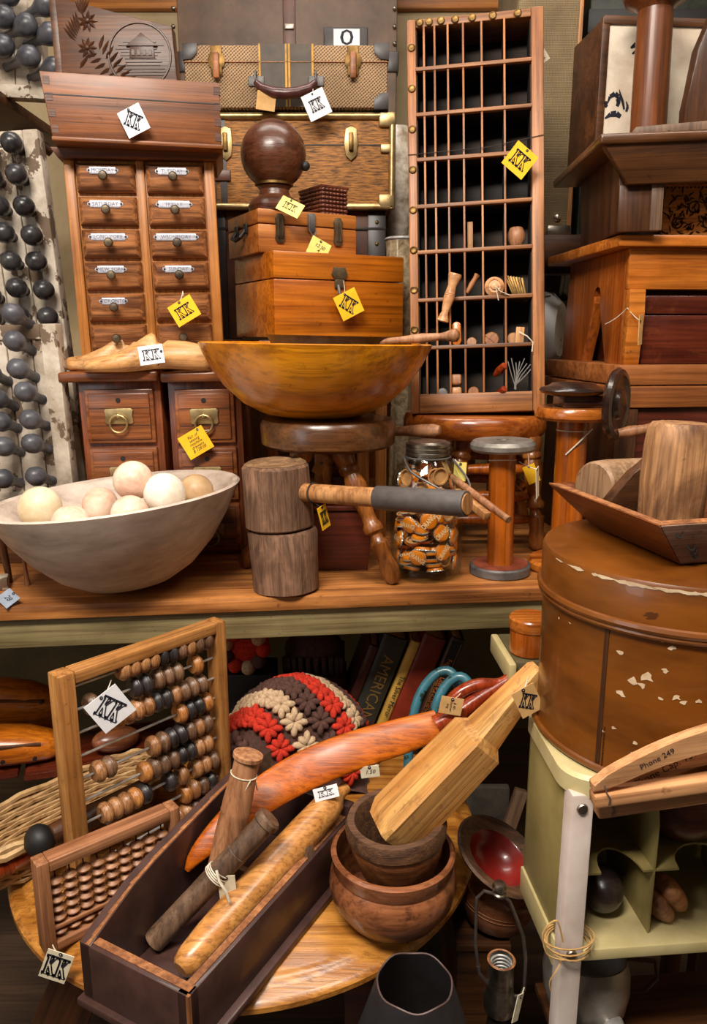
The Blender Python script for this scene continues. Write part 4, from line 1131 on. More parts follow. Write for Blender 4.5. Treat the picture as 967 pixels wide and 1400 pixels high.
def cyl_end(r_, L_=.045):
    b = MB(); b.m = Matrix.Rotation(R(90), 4, 'X'); b.lathe([(0, -L_), (r_, -L_), (r_, -.003), (r_ * .86, 0), (r_ * .4, .0005), (0, .0)], 24); return b
inT(cyl_end(.0115), 'round_peg', W_BOB, 'brown round peg end in the slot right of the yellow oval block', 'peg', 645, 468, .008)
b = cyl_end(.0165); b.box(-.0165, .0165, -.002, .001, -.002, .002); inT(b, 'slotted_knob', W_WORN, 'slotted wooden knob end beside the round peg', 'knob', 672.5, 464, .008, (0, 40, 0))
inT(cyl_end(.014), 'peg_stub', W_ASH, 'pale cylinder stub behind the small square block', 'peg', 702, 463, .02)
b = MB(); b.box(-.009, .009, 0, .012, -.019, .019, .0015); inT(b, 'square_block', W_ASH, 'small pale square block in the right hand slot', 'block', 711, 459, .004, (0, 5, 0))
inT(cyl_end(.0125), 'dark_peg', IRON, 'dark grey peg end in the bottom row farthest left', 'peg', 605, 538, .004)
b = MB(); b.box(-.0118, .0118, 0, .03, -.0115, .0115, .005, 3); inT(b, 'rounded_cube', W_BOB, 'upper brown rounded cube of the bottom row pair', 'cube', 624, 518.5, .01)
b = MB(); b.box(-.0118, .0118, 0, .03, -.0115, .0115, .005, 3); inT(b, 'rounded_cube', W_HANG, 'lower tan rounded cube of the bottom row pair', 'cube', 624, 536, .01)
inT(cyl_end(.0122), 'wood_peg', W_WORN, 'reddish peg end in the bottom row right of the cubes', 'peg', 647.5, 536, .008)
for k, (u, v) in enumerate(((690, 499), (690, 531))):
    b = MB(); b.m = align((-.014, .025, -.012), (.0, 0, 0)); b.lathe([(0, -.01), (.006, -.01), (.009, .01), (.007, .026), (.0065, .03), (0, .031)], 14)
    inT(b, 'red_handled_pin', W_BOOMR, ('upper', 'lower')[k] + ' red handled pin poking out of the bottom right slots', 'pin', u, v, -.004)
for k in range(8):
    b = MB(); a = -20 + k * 9; b.tube([(0, .02, -.03), (.004 * math.sin(k), .01, 0), (.002, .0, .03 + .006 * math.sin(k * 2))], .0012, 5)
    inT(b, 'wire_piece', STEEL, 'thin wire standing in the bottom right slot of the tray', 'wire', 700 + k * 2.5, 512, .015, (0, a, 0), group='wires in the tray slot')
b = MB(); b.tube([(-.012, 0, .01), (.004, -.004, 0), (.016, -.006, -.014), (.014, -.008, -.034)], .0013, 5)
inT(b, 'loose_thread', M_STR, 'loose white thread hanging out of the right hand slot', 'thread', 718, 460, -.002)
# ---------------------------------------------------------------- right hand stack: chest, benches
cx, cY = P(847, 500, 1.54).x, 1.54
zt = P(847, 499, 1.54).z - ZS
t = thing('pine_chest', 'long planked wooden chest under the honey pine bench at the right', 'chest', (cx, cY, ZS), (0, 0, 7))
b = MB(); b.box(.012, .6, .012, .38, 0, zt - .085, .003); b.build('body', W_DKRED, t)
b = MB(); b.box(0, .62, 0, .40, zt - .085, zt - .042, .004); b.box(0, .62, 0, .40, zt - .040, zt, .004); b.build('top_planks', W_CHEST, t)
b = MB(); b.box(.004, .05, .004, .39, 0, zt - .086, .003); b.build('corner_post', W_DARKZ, t)
ZCH = ZS + zt

bx = P(848, 320, 1.54).x; bz = P(848, 320, 1.54).z - ZCH
t = thing('pine_bench', 'honey coloured pine bench with a notched end panel standing on the planked chest', 'bench', (bx, 1.54, ZCH), (0, 0, 2.5))
b = MB(); b.hexa([(0, 0, bz - .022), (.7, 0, bz - .022), (.7, .44, bz - .022), (-.01, .44, bz - .022), (0, 0, bz), (.7, 0, bz), (.7, .44, bz), (-.01, .44, bz)], .004); b.build('top', W_PINE, t)
b = MB(); b.box(.03, .66, .02, .038, bz - .10, bz - .022, .003); b.build('apron', W_PINE, t)
b = MB(); b.box(.06, .6, .36, .375, .0, bz - .022, .003); b.build('back_board', W_PINE, t)
zl = bz - .022
# end panel with notch (poly in YZ)
n0 = [(.03, 0), (.115, 0), (.17, .125), (.162, .14), (.17, .157), (.185, .162), (.2, .157), (.208, .14), (.2, .125), (.26, 0), (.41, 0), (.38, zl), (.035, zl)]
def prism_x(b, poly, x0, x1, bev=.0):
    m0 = b.m; b.m = m0 @ Matrix(((0, 1, 0, 0), (1, 0, 0, 0), (0, 0, 1, 0), (0, 0, 0, 1))); b.prism(poly, x0, x1, bev); b.m = m0
b = MB(); prism_x(b, n0, .03, .055, .002); b.build('end_panel', W_PINEZ, t)
b = MB(); prism_x(b, [(.012, 0), (.03, 0), (.03, bz - .1), (.006, bz - .1), (.002, bz * .4)], .03, .062, .002); b.build('leg_edge', W_PINE, t)
b = MB(); prism_x(b, n0, .6, .625, .002); b.build('end_panel', W_PINEZ, t)
ZBN = ZCH + bz
# dark red box under the pine bench
x0 = P(877, 450, 1.58).x
t = thing('dark_red_box', 'dark reddish wooden box sitting under the pine bench', 'box', (x0, 1.57, ZCH + .001), (0, 0, 2.5))
b = MB(); b.box(0, .4, 0, .25, 0, .095, .003); b.build('body', W_MAHO, t)
b = MB(); b.box(0, .4, 0, .25, .097, .133, .004); b.build('lid', W_MAHO, t)
# carved leaf box
x0 = P(907, 280, 1.62).x
hz = P(907, 253, 1.62).z - ZBN
t = thing('carved_leaf_box', 'small tan box carved all over with dark leaves under the upper bench', 'box', (x0, 1.62, ZBN), (0, 0, -4))
b = MB(); b.box(0, .2, 0, .15, 0, hz, .004); b.build('body', W_LEAFB, t)
b = MB(); b.box(-.002, .0, 0, .15, 0, hz, .001); b.build('side_panel', W_DKRED, t)
b = MB(); rnd = random.Random(2)
for k in range(190):
    leaf(b, rnd.uniform(.008, .18), rnd.uniform(.008, hz - .012), rnd.uniform(0, 6.28), rnd.uniform(.009, .02), rnd.uniform(.0012, .0026), -.0003)
for k in range(5): b.tube([(.03 + k * .03 + .010 * math.cos(a), -.0005, .03 + (k % 2) * .03 + .010 * math.sin(a)) for a in [6.2832 * q / 12 for q in range(13)]], .0016, 5)
for k in range(26): b.box(.004 + k * .0075, .0075 + k * .0075, -.0012, .0, .001, .007); b.box(.004 + k * .0075, .0075 + k * .0075, -.0012, .0, hz - .007, hz - .001)
b.build('leaf_carving', W_CARVED, t)
b = MB(); b.tube([(.0, -.001, hz), (.2, -.001, hz)], .003, 6); b.build('rope_edge', W_WORN, t)

# upper dark bench
ux_ = P(825, 178, 1.48).x; uz = P(825, 182, 1.48).z - ZBN
t = thing('dark_step_stool', 'dark brown bench with a sloping apron on top of the pine bench', 'bench', (ux_, 1.48, ZBN), (0, -1.5, -3))
b = MB(); b.box(0, .6, 0, .42, uz - .018, uz, .005, 3); b.build('top', W_STOOL, t)
b = MB(); b.hexa([(.06, .03, uz - .082), (.56, .03, uz - .082), (.56, .045, uz - .082), (.06, .045, uz - .082), (.01, .008, uz - .018), (.6, .008, uz - .018), (.6, .03, uz - .018), (.01, .03, uz - .018)], .002); b.build('apron', W_DARK, t)
b = MB(); b.hexa([(.05, .05, .0), (.075, .05, 0), (.075, .34, 0), (.05, .34, 0), (.05, .05, uz - .018), (.075, .05, uz - .018), (.075, .36, uz - .018), (.05, .36, uz - .018)], .002)
b.hexa([(.05, .045, 0), (.11, .045, 0), (.11, .06, 0), (.05, .06, 0), (.05, .045, uz - .08), (.11, .045, uz - .08), (.11, .06, uz - .08), (.05, .06, uz - .08)], .002); b.build('end_panel', W_DARKZ, t)
b = MB(); b.box(.108, .13, .04, .06, 0, uz - .08, .002); b.build('leg_edge', W_ROD, t, 'greyed edge strip')
b = MB(); b.box(.52, .545, .05, .34, 0, uz - .018, .002); b.build('end_panel', W_DARKZ, t)
ZUB = ZBN + uz
# white painted crate with stencil
x0 = P(815, 120, 1.74).x; hz = P(815, 30, 1.74).z - ZUB
t = thing('white_crate', 'old white painted crate with black stencil marks and a brown side', 'crate', (x0, 1.72, ZUB - .0), (0, 0, 5))
b = MB(); b.box(0, .4, .0, .16, 0, hz, .003); b.build('body', W_DARK, t)
b = MB(); b.box(.004, .4, -.006, .0, 0.004, hz - .012, .002); b.build('front_panel', plain('crate_white', (224, 210, 190), (186, 164, 140), .6, sc=9, bump=.1, chips=(110, 80, 56), chip_t=.7, chip_sc=12), t, 'white painted front')
b = MB(); b.box(-.002, .41, -.012, .01, hz - .014, hz + .002, .003); b.box(-.004, .012, -.010, .004, 0, hz, .002); b.build('edge_strip', W_DARK, t)
b = MB()
def stroke(pts, w):
    for k in range(len(pts) - 1):
        a, c = Vector(pts[k]), Vector(pts[k + 1]); d = (c - a).normalized(); n = Vector((-d.y, d.x)); f0 = w * math.sin(math.pi * (k + .35) / len(pts)); f1 = w * math.sin(math.pi * (k + 1.1) / len(pts))
        b.f([b.v((q.x, -.0066, q.y)) for q in (a - n * f0, c - n * f1, c + n * f1, a + n * f0)])
mp_ = lambda u, v: ((P(u, v, 1.72).x - x0), P(u, v, 1.72).z - ZUB)
for pts, w in (([(829, 143), (833, 133), (840, 129), (845, 133), (846, 142)], .005), ([(828, 139), (826, 144), (829, 147)], .004), ([(846, 123), (848, 131), (851, 140), (853, 150)], .003), ([(842, 136), (845, 141), (843, 146)], .004), ([(856, 139), (858, 146), (856, 153)], .003),
               ([(826, 163), (834, 157), (842, 156), (848, 160)], .006), ([(862, 66), (868, 62), (873, 59)], .005), ([(864, 74), (870, 70), (874, 69)], .004), ([(869, 82), (874, 80)], .004)):
    stroke([mp_(*q) for q in pts], w)
b.build('stencil_marks', INK, t)
# turned post
px_ = P(893, 100, 1.62).x
t = thing('turned_post', 'tall reddish turned post standing on the dark bench', 'post', (px_, 1.62, ZUB), (0, -1.0, 0))
b = MB(); b.lathe([(0, .0), (.032, 0), (.034, .02), (.0335, .15), (.032, .245), (.036, .25), (.055, .26), (.06, .27), (.056, .28), (.03, .286), (.032, .3), (.034, .42), (0, .42)], 32); b.build('shaft', wood('post_red', (84, 42, 16), (134, 74, 34), 'Z', .8, .35, coat=.2), t)
b = MB(); b.lathe([(0, 0), (.07, 0), (.074, .006), (.066, .014), (.05, .02), (.038, .030), (0, .030)], 40); b.build('base', W_BALL, t)
# dark curved board on the far right, lying plank
b = MB(); b.prism([(0, 0), (.3, 0), (.3, .36), (.22, .36), (.12, .33), (.05, .26), (.012, .16), (0, .06)], 0, .03, .004)
solo(b, 'curved_board', W_DARKZ, 'dark brown round shouldered board at the top right edge', 'board', (P(920, 130, 1.62).x, 1.55, ZUB), (0, 0, 0))
b = MB(); b.hexa([(0, 0, 0), (.3, -.02, 0), (.3, .05, 0), (.03, .05, 0), (0.01, 0, .012), (.3, -.02, .020), (.3, .05, .020), (.03, .05, .012)], .002)
solo(b, 'worn_batten', W_ROD, 'worn wooden slat lying along the front of the dark bench top', 'slat', (ux_ + .05, 1.487, ZUB), (0, -1.5, -3))

# rear shelf with canvas trunk and pots
t = thing('rear_shelf', 'dark two tier rear shelf in shadow behind the benches', 'shelf', (.38, 2.10, ZS))
zA = P(760, 322, 2.12).z - ZS; zB = P(760, 514, 2.06).z - ZS
for z in (zA, zB):
    b = MB(); b.box(0, .9, .0, .58, z - .07 if z == zA else z - .03, z, .003); b.build('board', W_DARK, t)
for x in (.0, .86):
    for y in (.0 + .02, .52):
        b = MB(); b.box(x, x + .04, y, y + .04, 0, zA - .07, .003); b.build('post', W_DARKZ, t)
x0 = P(700, 200, 2.13).x; x1 = P(786, 200, 2.13).x; 
t = thing('canvas_trunk', 'tall olive canvas trunk behind the divided tray', 'trunk', (x0, 2.13, ZS + zA))
hz = .95
b = MB(); b.box(0, x1 - x0, 0, .3, 0, hz, .012); b.build('body', M_CANVAS, t)
b = MB(); b.box(x1 - x0 - .008, x1 - x0 + .002, -.002, .01, .02, hz - .01, .001); b.build('edge_stitching', W_ASH, t)
b = MB(); q = x1 - x0; b.ball((q - .035, -.002, .045), .010, 10); b.box(q - .06, q + .004, -.004, .01, .0, .028, .006); b.build('corner_rivet', NICKEL, t)
x0 = P(800, 60, 2.3).x
t = thing('dark_tin_box', 'dark green tin box behind the white crate at the top', 'box', (x0 - .02, 2.2, ZS + zA))
b = MB(); b.box(0, .4, 0, .3, 0, .62, .01); b.build('body', plain('dark_green', (48, 52, 44), (30, 33, 28), .3, coat=.3), t)
b = MB(); b.box(-.004, .404, -.004, .304, .5, .56, .006); b.build('lid_rim', BLACK, t)
b = MB(); b.box(.12, .2, -.012, 0, .42, .5, .004); b.build('clasp', BRASSD, t)
zs = ZS + zB
q = P(744, 470, 2.1)
t = thing('enamel_basin', 'white enamel basin standing on edge between the tray and the pine bench', 'basin', (q.x - .015, 2.22, zs + .120), (90, 0, 62))
b = MB(); b.lathe([(0, .085), (.07, .085), (.095, .06), (.105, .01), (.117, .0), (.119, .004), (.108, .014), (.098, .064), (.072, .09), (0, .09)], 48); b.build('bowl', M_ENAMEL, t)
b = MB(); b.lathe([(.1165, .0), (.1195, .002), (.1165, .004), (.1145, .002), (.1165, 0)], 48); b.build('rim', plain('blue_grey_rim', (120, 124, 130), None, .4), t)
q = P(776, 470, 2.16)
t = thing('enamel_pail', 'chipped white enamel pail with a domed lid beside the pine bench', 'pail', (q.x + .09, 2.42, zs))
b = MB(); b.lathe([(0, 0), (.08, 0), (.085, .01), (.098, .16), (.102, .165), (.098, .168), (0, .166)], 40); b.build('body', M_ENAMEL, t)
b = MB(); b.lathe([(.101, .168), (.10, .178), (.07, .200), (.03, .21), (0, .212)], 40); b.build('lid', plain('white_enamel_lid', (240, 240, 238), (228, 228, 226), .25), t)
b = MB(); b.lathe([(.1015, .16), (.104, .164), (.1015, .168)], 40); b.build('rim', BLACK, t)
q = P(758, 400, 2.4)
t = thing('glass_bowl', 'dark glass bowl glinting in the gap beside the tray', 'bowl', (q.x - .01, 2.47, zs), )
b = MB(); b.lathe([(0, .0), (.05, 0), (.04, .01), (.03, .1), (.05, .14), (.075, .19), (.085, .26), (.09, .28), (.092, .285), (.08, .288), (0, .30)], 32); b.build('body', plain('smoky_glass', (70, 66, 64), (46, 42, 40), .08, .3), t)
b = MB(); b.lathe([(.09, .278), (.095, .282), (.09, .287)], 32); b.build('rim', STEEL, t)
# things glimpsed left of the tray
q = P(543, 300, 2.25)
t = thing('brass_oil_lamp', 'brass oil lamp with a patterned white glass chimney between the trunks and the tray', 'lamp', (q.x, 2.3, ZS))
b = MB(); b.lathe([(0, 0), (.06, 0), (.06, .02), (.02, .04), (.015, .4), (.03, .42), (.045, .55), (.05, .62), (.03, .66), (.032, .70), (.045, .71), (.045, .72), (.03, .73), (0, .73)], 28); b.build('base', BRASSD, t)
b = MB(); b.lathe([(.03, .73), (.045, .8), (.05, .86), (.04, .95), (.036, 1.02), (.037, 1.02), (.042, .95), (.052, .86), (.046, .8), (.031, .73)], 28); b.build('chimney', plain('lace_glass', (232, 222, 206), (150, 130, 104), .3, sc=34), t)
b = MB(); b.m = Matrix.Translation((.03, -.03, .69)); b.lathe([(0, 0), (.012, .004), (.012, .01), (0, .014)], 12); b.build('wick_knob', BRASS, t)
q = P(546, 330, 2.1)
t = thing('cut_glass_vase', 'clear ribbed glass vase beside the trunk stack', 'vase', (q.x + .005, 2.06, ZS))
b = MB(); b.lathe([(0, 0), (.04, 0), (.03, .02), (.025, .3), (.03, .5), (.045, .6), (.04, .66), (.042, .70), (.038, .70), (.036, .66), (0, .62)], 16); b.build('body', plain('frosted_glass', (196, 176, 142), (116, 96, 70), .1, .2, sc=60), t)
b = MB(); b.lathe([(.041, .695), (.046, .7), (.041, .705)], 16); b.build('rim', STEEL, t)

# ---------------------------------------------------------------- drum
DZ0, DZ1 = .961, 1.224
dcx, dcy, DR = .447, 1.0, .182
t = thing('round_drum_box', 'large round brown drum box with flaked finish carrying the wooden trough', 'drum', (dcx, dcy, DZ0))
Hd = DZ1 - DZ0
b = MB(); b.lathe([(0, 0), (DR - .004, 0), (DR, .004), (DR, Hd - .06), (0, Hd - .06)], 96); b.build('body', M_DRUM, t)
b = MB(); b.lathe([(DR + .001, Hd - .06), (DR + .004, Hd - .058), (DR + .004, Hd - .006), (DR + .001, Hd - .001), (DR - .006, Hd), (0, Hd)], 96); b.build('lid', M_DRUM, t)
b = MB()
for z, r_ in ((Hd - .058, .006), (Hd - .066, .004), (.006, .005)):
    b.tube([((DR + .003) * math.cos(a), (DR + .003) * math.sin(a), z) for a in [6.2832 * k / 96 for k in range(97)]], r_, 8)
b.build('beading', M_DRUM, t)
b = MB(); seam = math.atan2(P(822, 900, .87).y - dcy, P(822, 900, .87).x - dcx)
for a in (seam,):
    b.m = Matrix.Rotation(a, 4, 'Z'); b.box(DR - .001, DR + .0012, -.0012, .0012, .006, Hd - .068)
    b.box(DR - .001, DR + .0007, -.005, .0, .006, Hd - .068)
    for k in range(14): b.box(DR - .001, DR + .0016, .004, .0056, .01 + k * .004, .012 + k * .004)
b.build('seam', W_DARKZ, t)
b = MB(); rnd = random.Random(31)
flakes = [(884, 925, 9), (878, 937, 5), (865, 930, 6), (895, 868, 5), (905, 875, 3), (918, 886, 4), (957, 868, 4), (942, 864, 3), (848, 892, 4), (850, 948, 5), (925, 953, 6), (935, 960, 4), (868, 1015, 3), (866, 1030, 4), (910, 917, 4), (903, 955, 3), (840, 995, 3), (955, 958, 4), (826, 1000, 2), (790, 815, 3), (765, 845, 2), (780, 852, 2)]
for u, v, s_ in flakes:
    # intersect ray with cylinder
    d = ray(u, v); ox, oy = CAM.x - dcx, CAM.y - dcy; A_ = d.x ** 2 + d.y ** 2; B_ = ox * d.x + oy * d.y; C_ = ox * ox + oy * oy - (DR + .0) ** 2
    D_ = B_ * B_ - A_ * C_
    if D_ < 0: continue
    q = CAM + d * ((-B_ - math.sqrt(D_)) / A_); a = math.atan2(q.y - dcy, q.x - dcx); z = q.z - DZ0
    n = 9; ph = rnd.uniform(0, 6.28); pts = []
    for k in range(n):
        an = 6.2832 * k / n; rr = s_ * .0009 * rnd.uniform(.35, 1.1); pts.append((a + math.cos(an) * rr * 1.5 / DR, z + math.sin(an) * rr))
    vs = [b.v(((DR + .0006) * math.cos(p_), (DR + .0006) * math.sin(p_), z_)) for p_, z_ in pts]; b.f(vs)
for k in range(46):                       # worn chips along the lid edge
    a = -math.pi / 2 + rnd.uniform(-1.5, .9); w_ = rnd.uniform(.004, .02)
    vs = [b.v(((DR + .0046) * math.cos(a + dx * w_ / DR), (DR + .0046) * math.sin(a + dx * w_ / DR), Hd - .006 + dz * rnd.uniform(.001, .004))) for dx, dz in ((-1, 0), (-.3, -1), (.4, -.8), (1, 0), (.3, .6), (-.4, .5))]; b.f(vs)
b.build('flaked_patches', plain('bare_board', (214, 190, 158), (180, 150, 116), .8), t, 'pale spots where the finish has flaked')
# ---------------------------------------------------------------- dough trough on the drum
Bc = ZP(903, 722, DZ1 + .058); Ac = ZP(748, 662, DZ1 + .058)
ax = (Ac - Bc); Lx = ax.length; ang = math.atan2(ax.y, ax.x)
t = thing('dough_trough', 'dark wooden dough trough with flared sides holding the log and the wooden roller', 'trough', (Bc.x, Bc.y, DZ1 + .002), (0, 0, math.degrees(ang) - 90))
# local: y from near corner B to far corner A, x to the right
Wt, Ht_, f1, wl = .30, .058, .052, .019
def flared(b, o, i_):
    pass
L = Lx; ob = [(f1, f1 * .5, 0), (Wt - f1, f1 * .5, 0), (Wt - f1, L - f1, 0), (f1, L - f1, 0)]; ot = [(0, 0, Ht_), (Wt, 0, Ht_), (Wt, L, Ht_), (0, L, Ht_)]
ib = [(f1 + wl, f1 * .5 + wl, .01), (Wt - f1 - wl, f1 * .5 + wl, .01), (Wt - f1 - wl, L - f1 - wl, .01), (f1 + wl, L - f1 - wl, .01)]
it = [(wl, wl * 1.4, Ht_), (Wt - wl, wl * 1.4, Ht_), (Wt - wl, L - wl, Ht_), (wl, L - wl, Ht_)]
W_TRO = wood('trough_wood', (80, 37, 11), (148, 76, 29), 'Y', .8, .35, coat=.25, wear=(40, 26, 20), wear_amt=.6)
W_TROE = wood('trough_end_wood', (84, 60, 46), (138, 108, 88), 'X', .9, .5, wear=(40, 28, 24), wear_amt=.8)
names_ = ['end_board', 'side_board', 'end_board', 'side_board']
for k in range(4):
    j = (k + 1) % 4
    b = MB(); b.hexa([ob[k], ob[j], ib[j], ib[k], ot[k], ot[j], it[j], it[k]], .002); b.build(names_[k], W_TROE if k == 0 else W_TRO, t)
b = MB(); b.box(f1, Wt - f1, f1 * .5, L - f1, 0, .012, .002); b.build('bottom_board', W_TRO, t)
for k in (0, 3):
    j = (k + 1) % 4; up_ = Vector((0, 0, .0009)); b = MB()
    mixp = lambda a, c, q: Vector(a).lerp(Vector(c), q)
    q4 = [mixp(ot[k], it[k], .12), mixp(ot[j], it[j], .12), mixp(ot[j], it[j], .8), mixp(ot[k], it[k], .8)]
    b.hexa(q4 + [p_ + up_ for p_ in q4]); b.build('worn_rim', W_WORN, t, 'worn rim')
b = MB()
for x, z in ((.03, .045), (.055, .026), (.06, .02), (.065, .014)):
    b.m = Matrix.Translation((x, (1 - z / Ht_) * f1 * .5 - .0008, z)) @ Matrix.Rotation(R(64), 4, 'X'); b.lathe([(.003, 0), (.0055, 0), (.005, .001), (.003, .001), (.003, 0)], 12)
b.build('nail_holes', BLACK, t)
TRM = Matrix.Translation((Bc.x, Bc.y, DZ1 + .002)) @ Matrix.Rotation(ang - math.pi / 2, 4, 'Z')
# log in the trough
lq = ZP(924, 700, DZ1 + .03); lY = 1.0
lx = P(923, 640, lY).x; top = P(923, 578, lY).z
zb = DZ1 + .0145
b = MB(); Hl = top - zb
wl_ = wobf(41, .05)
b.lathe([(0, 0), (.030, 0), (.034, .01), (.041, .03), (.043, Hl * .5), (.0425, Hl * .8), (.040, Hl - .006), (.035, Hl), (.015, Hl - .001), (0, Hl)], 48, wl_)
t = solo(b, 'log_block', wood('log_block_wood', (104, 66, 38), (190, 140, 94), 'Z', .9, .6, wear=(78, 50, 34), wear_amt=.75, bump=.6, an=.4), 'upright worn log block standing in the dough trough', 'log', (lx, lY, zb), (0, 1.5, 30))
# grey roller in trough
A = P(812, 648, 1.09); B = P(915, 618, 1.17)
b = MB(); A.z = DZ1 + .0145 + .049; B.z = DZ1 + .0145 + .042
b.m = align(A, B); L = (B - A).length
b.lathe([(0, 0), (.034, 0), (.0375, .004), (.039, .03), (.039, L), (0, L)], 36, wobf(5, .02))
solo(b, 'wooden_roller', wood('grey_roller', (136, 104, 74), (178, 142, 108), 'Z', .8, .55, contrast=.6, an=.3), 'grey brown cylinder lying in the far end of the dough trough', 'roller')
Q = P(818, 686, 1.02)
b = MB(); n = 20; poly = [(-.005, 0), (.13, 0), (.13, .062)] + [(.0 + .12 - .12 * math.sin(R(90 * k / 12)) , .066 * math.cos(R(90 * k / 12)) * 1.0) for k in range(0, 13)]
poly = [(0, .02), (.03, 0), (.10, 0), (.10, .108), (.085, .104), (.065, .094), (.042, .076), (.02, .052), (0, .030)]
b.prism(poly, 0, .02, .003)
solo(b, 'arched_block', W_DARK, 'dark quarter round wooden block leaning between the roller and the log', 'block', (Q.x + .012, 1.025, DZ1 + .018), (0, 0, 14))

# ---------------------------------------------------------------- cream metal organiser
ca = 5
O = Vector((.277, .866, 0))
t = thing('metal_organiser', 'cream painted metal desk organiser cabinet with white corner posts under the drum', 'cabinet', O, (0, 0, ca))
Wc, Dc = .56, .17
b = MB()                                   # top with rounded front left corner
pl = []
for k in range(8):
    a = R(180 + 90 * k / 7); pl.append((.045 + .045 * math.cos(a) - .008, .045 + .045 * math.sin(a) - .008))
pl += [(Wc, -.008), (Wc, .34), (.12, .34), (.06, .31), (.02, .235), (-.004, Dc)]
lo = [(x, y, .932) for x, y in pl]; hi = [(x, y, .956) for x, y in pl]
hi2 = [(x + (.004 if x < .1 else 0), y + (.004 if y < .1 else 0), .9605) for x, y in pl]
b.rings([lo, hi, hi2]); b.build('top_panel', M_CREAM, t)
b = MB(); b.box(.0, .004, .03, Dc, .70, .938, .001); b.build('side_panel', M_OLIVE, t)
b = MB(); b.box(Wc - .004, Wc, .03, Dc, .70, .938, .001); b.build('side_panel', M_OLIVE, t)
b = MB(); b.box(-.002, Wc, -.002, Dc, .685, .703, .003); b.build('bottom_shelf', M_CREAM, t)
b = MB(); b.box(-.004, .006, .02, Dc, .66, .703, .002); b.build('side_rail', M_CREAM, t)
b = MB(); b.box(0, Wc, Dc - .004, Dc, .7, .938); b.build('back_panel', M_OLIVE, t)
for x in (.0, Wc - .03):
    for y in (0, Dc - .03)[: 1 if x == 0 else 2]:
        b = MB(); b.box(x - .002, x + .028, y - .004, y + .026, 0, .937, .004); lg = b.build('post', M_WLEG, t, 'white enamelled corner post')
        if y == 0:
            for z in (.918, .70):
                k = MB(); k.m = Matrix.Translation((x + .012, y - .004, z)) @ Matrix.Rotation(R(90), 4, 'X'); k.lathe([(.0075, 0), (.0075, .001), (.006, .003), (0, .0036)], 16); k.build('screw', NICKEL, lg)
b = MB(); b.box(.032, .035, .03, Dc - .01, .703, .938); b.build('divider', M_OLIVE, t); b = MB()
# divider with rounded front corner
def yzprism(b, poly, x0, x1): prism_x(b, poly, x0, x1)
yzprism(b, [(.02, .703), (Dc - .01, .703), (Dc - .01, .93), (.06, .93), (.03, .91), (.02, .87)], .128, .1305)
b.build('divider', M_OLIVE, t); b = MB(); yzprism(b, [(.02, .703), (Dc - .01, .703), (Dc - .01, .93), (.06, .93), (.03, .91), (.02, .87)], .28, .2825)
b.build('divider', M_OLIVE, t)
b = MB()
def shelf_cut(x0, x1):
    n = 10; pts = [(x0, .02)]
    xa = x0 + (x1 - x0) * .22; xb_ = x1 - (x1 - x0) * .15
    pts += [(xa, .02)] + [(xa + (xb_ - xa) * (.5 - .5 * math.cos(math.pi * k / n)), .02 + .05 * math.sin(math.pi * k / n)) for k in range(1, n)] + [(xb_, .02), (x1, .02), (x1, Dc - .01), (x0, Dc - .01)]
    b.rings([[(x, y, .80) for x, y in pts], [(x, y, .803) for x, y in pts]])
shelf_cut(.035, .128); shelf_cut(.1305, .28); b.build('inner_shelf', M_OLIVE, t)
b = MB(); b.box(.03, Wc, .01, Dc, .47, .485, .002); b.build('lower_shelf', W_DARK, t)
OM = Matrix.Translation(O) @ Matrix.Rotation(R(ca), 4, 'Z')
def in_org(x, y, z): return OM @ Vector((x, y, z))
def egg(m, name, label, loc, r, sc, rot=(0, 0, 0), cat='ball'):
    b = MB(); b.ball((0, 0, 0), r, 28, sc); return solo(b, name, m, label, cat, loc, rot)
M_DKBALL = wood('dark_ball', (40, 30, 28), (74, 58, 52), 'X', 1, .3, coat=.2)
egg(M_DKBALL, 'dark_wooden_ball', 'dark wooden darning ball in the lower left compartment', in_org(.082, .075, .703 + .031), .031, (1, 1.15, 1))
egg(W_DKRED, 'brown_wooden_ball', 'large dark brown ball in the upper right compartment', in_org(.20, .09, .803 + .05), .052, (1.15, 1, .96))
t2 = thing('wooden_yoyo', 'brown two lobed wooden bobbin in the lower right compartment', 'bobbin', in_org(.165, .055, .703 + .028), (0, 55, 20))
b = MB(); b.ball((0, 0, .010), .031, 24, (1, 1, .55)); b.build('front_lobe', W_WORN, t2)
b = MB(); b.ball((0, 0, -.014), .029, 24, (1, 1, .55)); b.build('rear_lobe', W_BOB, t2)
b = MB(); b.lathe([(.008, -.012), (.008, .010)], 12); b.build('axle', W_DARK, t2)
# twine round the post
b = MB()
for k in range(3):
    c = in_org(.012, .01, .705 + k * .006); b.tube([c + Vector((math.cos(a) * (.028 + .003 * k), math.sin(a) * .026, .004 * math.sin(a + k))) for a in [6.2832 * q / 18 for q in range(19)]], .0013, 5)
c = in_org(.0, -.008, .705)
b.tube(crv([c + Vector((-.003, -.01, .0)), c + Vector((-.026, -.012, .012)), c + Vector((-.032, -.012, .045)), c + Vector((-.016, -.012, .062)), c + Vector((-.006, -.012, .03))], 6), .0012, 5)
b.tube(crv([c, c + Vector((-.012, -.012, -.014)), c + Vector((-.02, -.013, -.03)), c + Vector((-.018, -.013, -.045))], 6), .001, 5)
solo(b, 'jute_twine', plain('jute', (206, 164, 104), (170, 128, 72), .9), 'tan twine tied round the white post', 'twine')
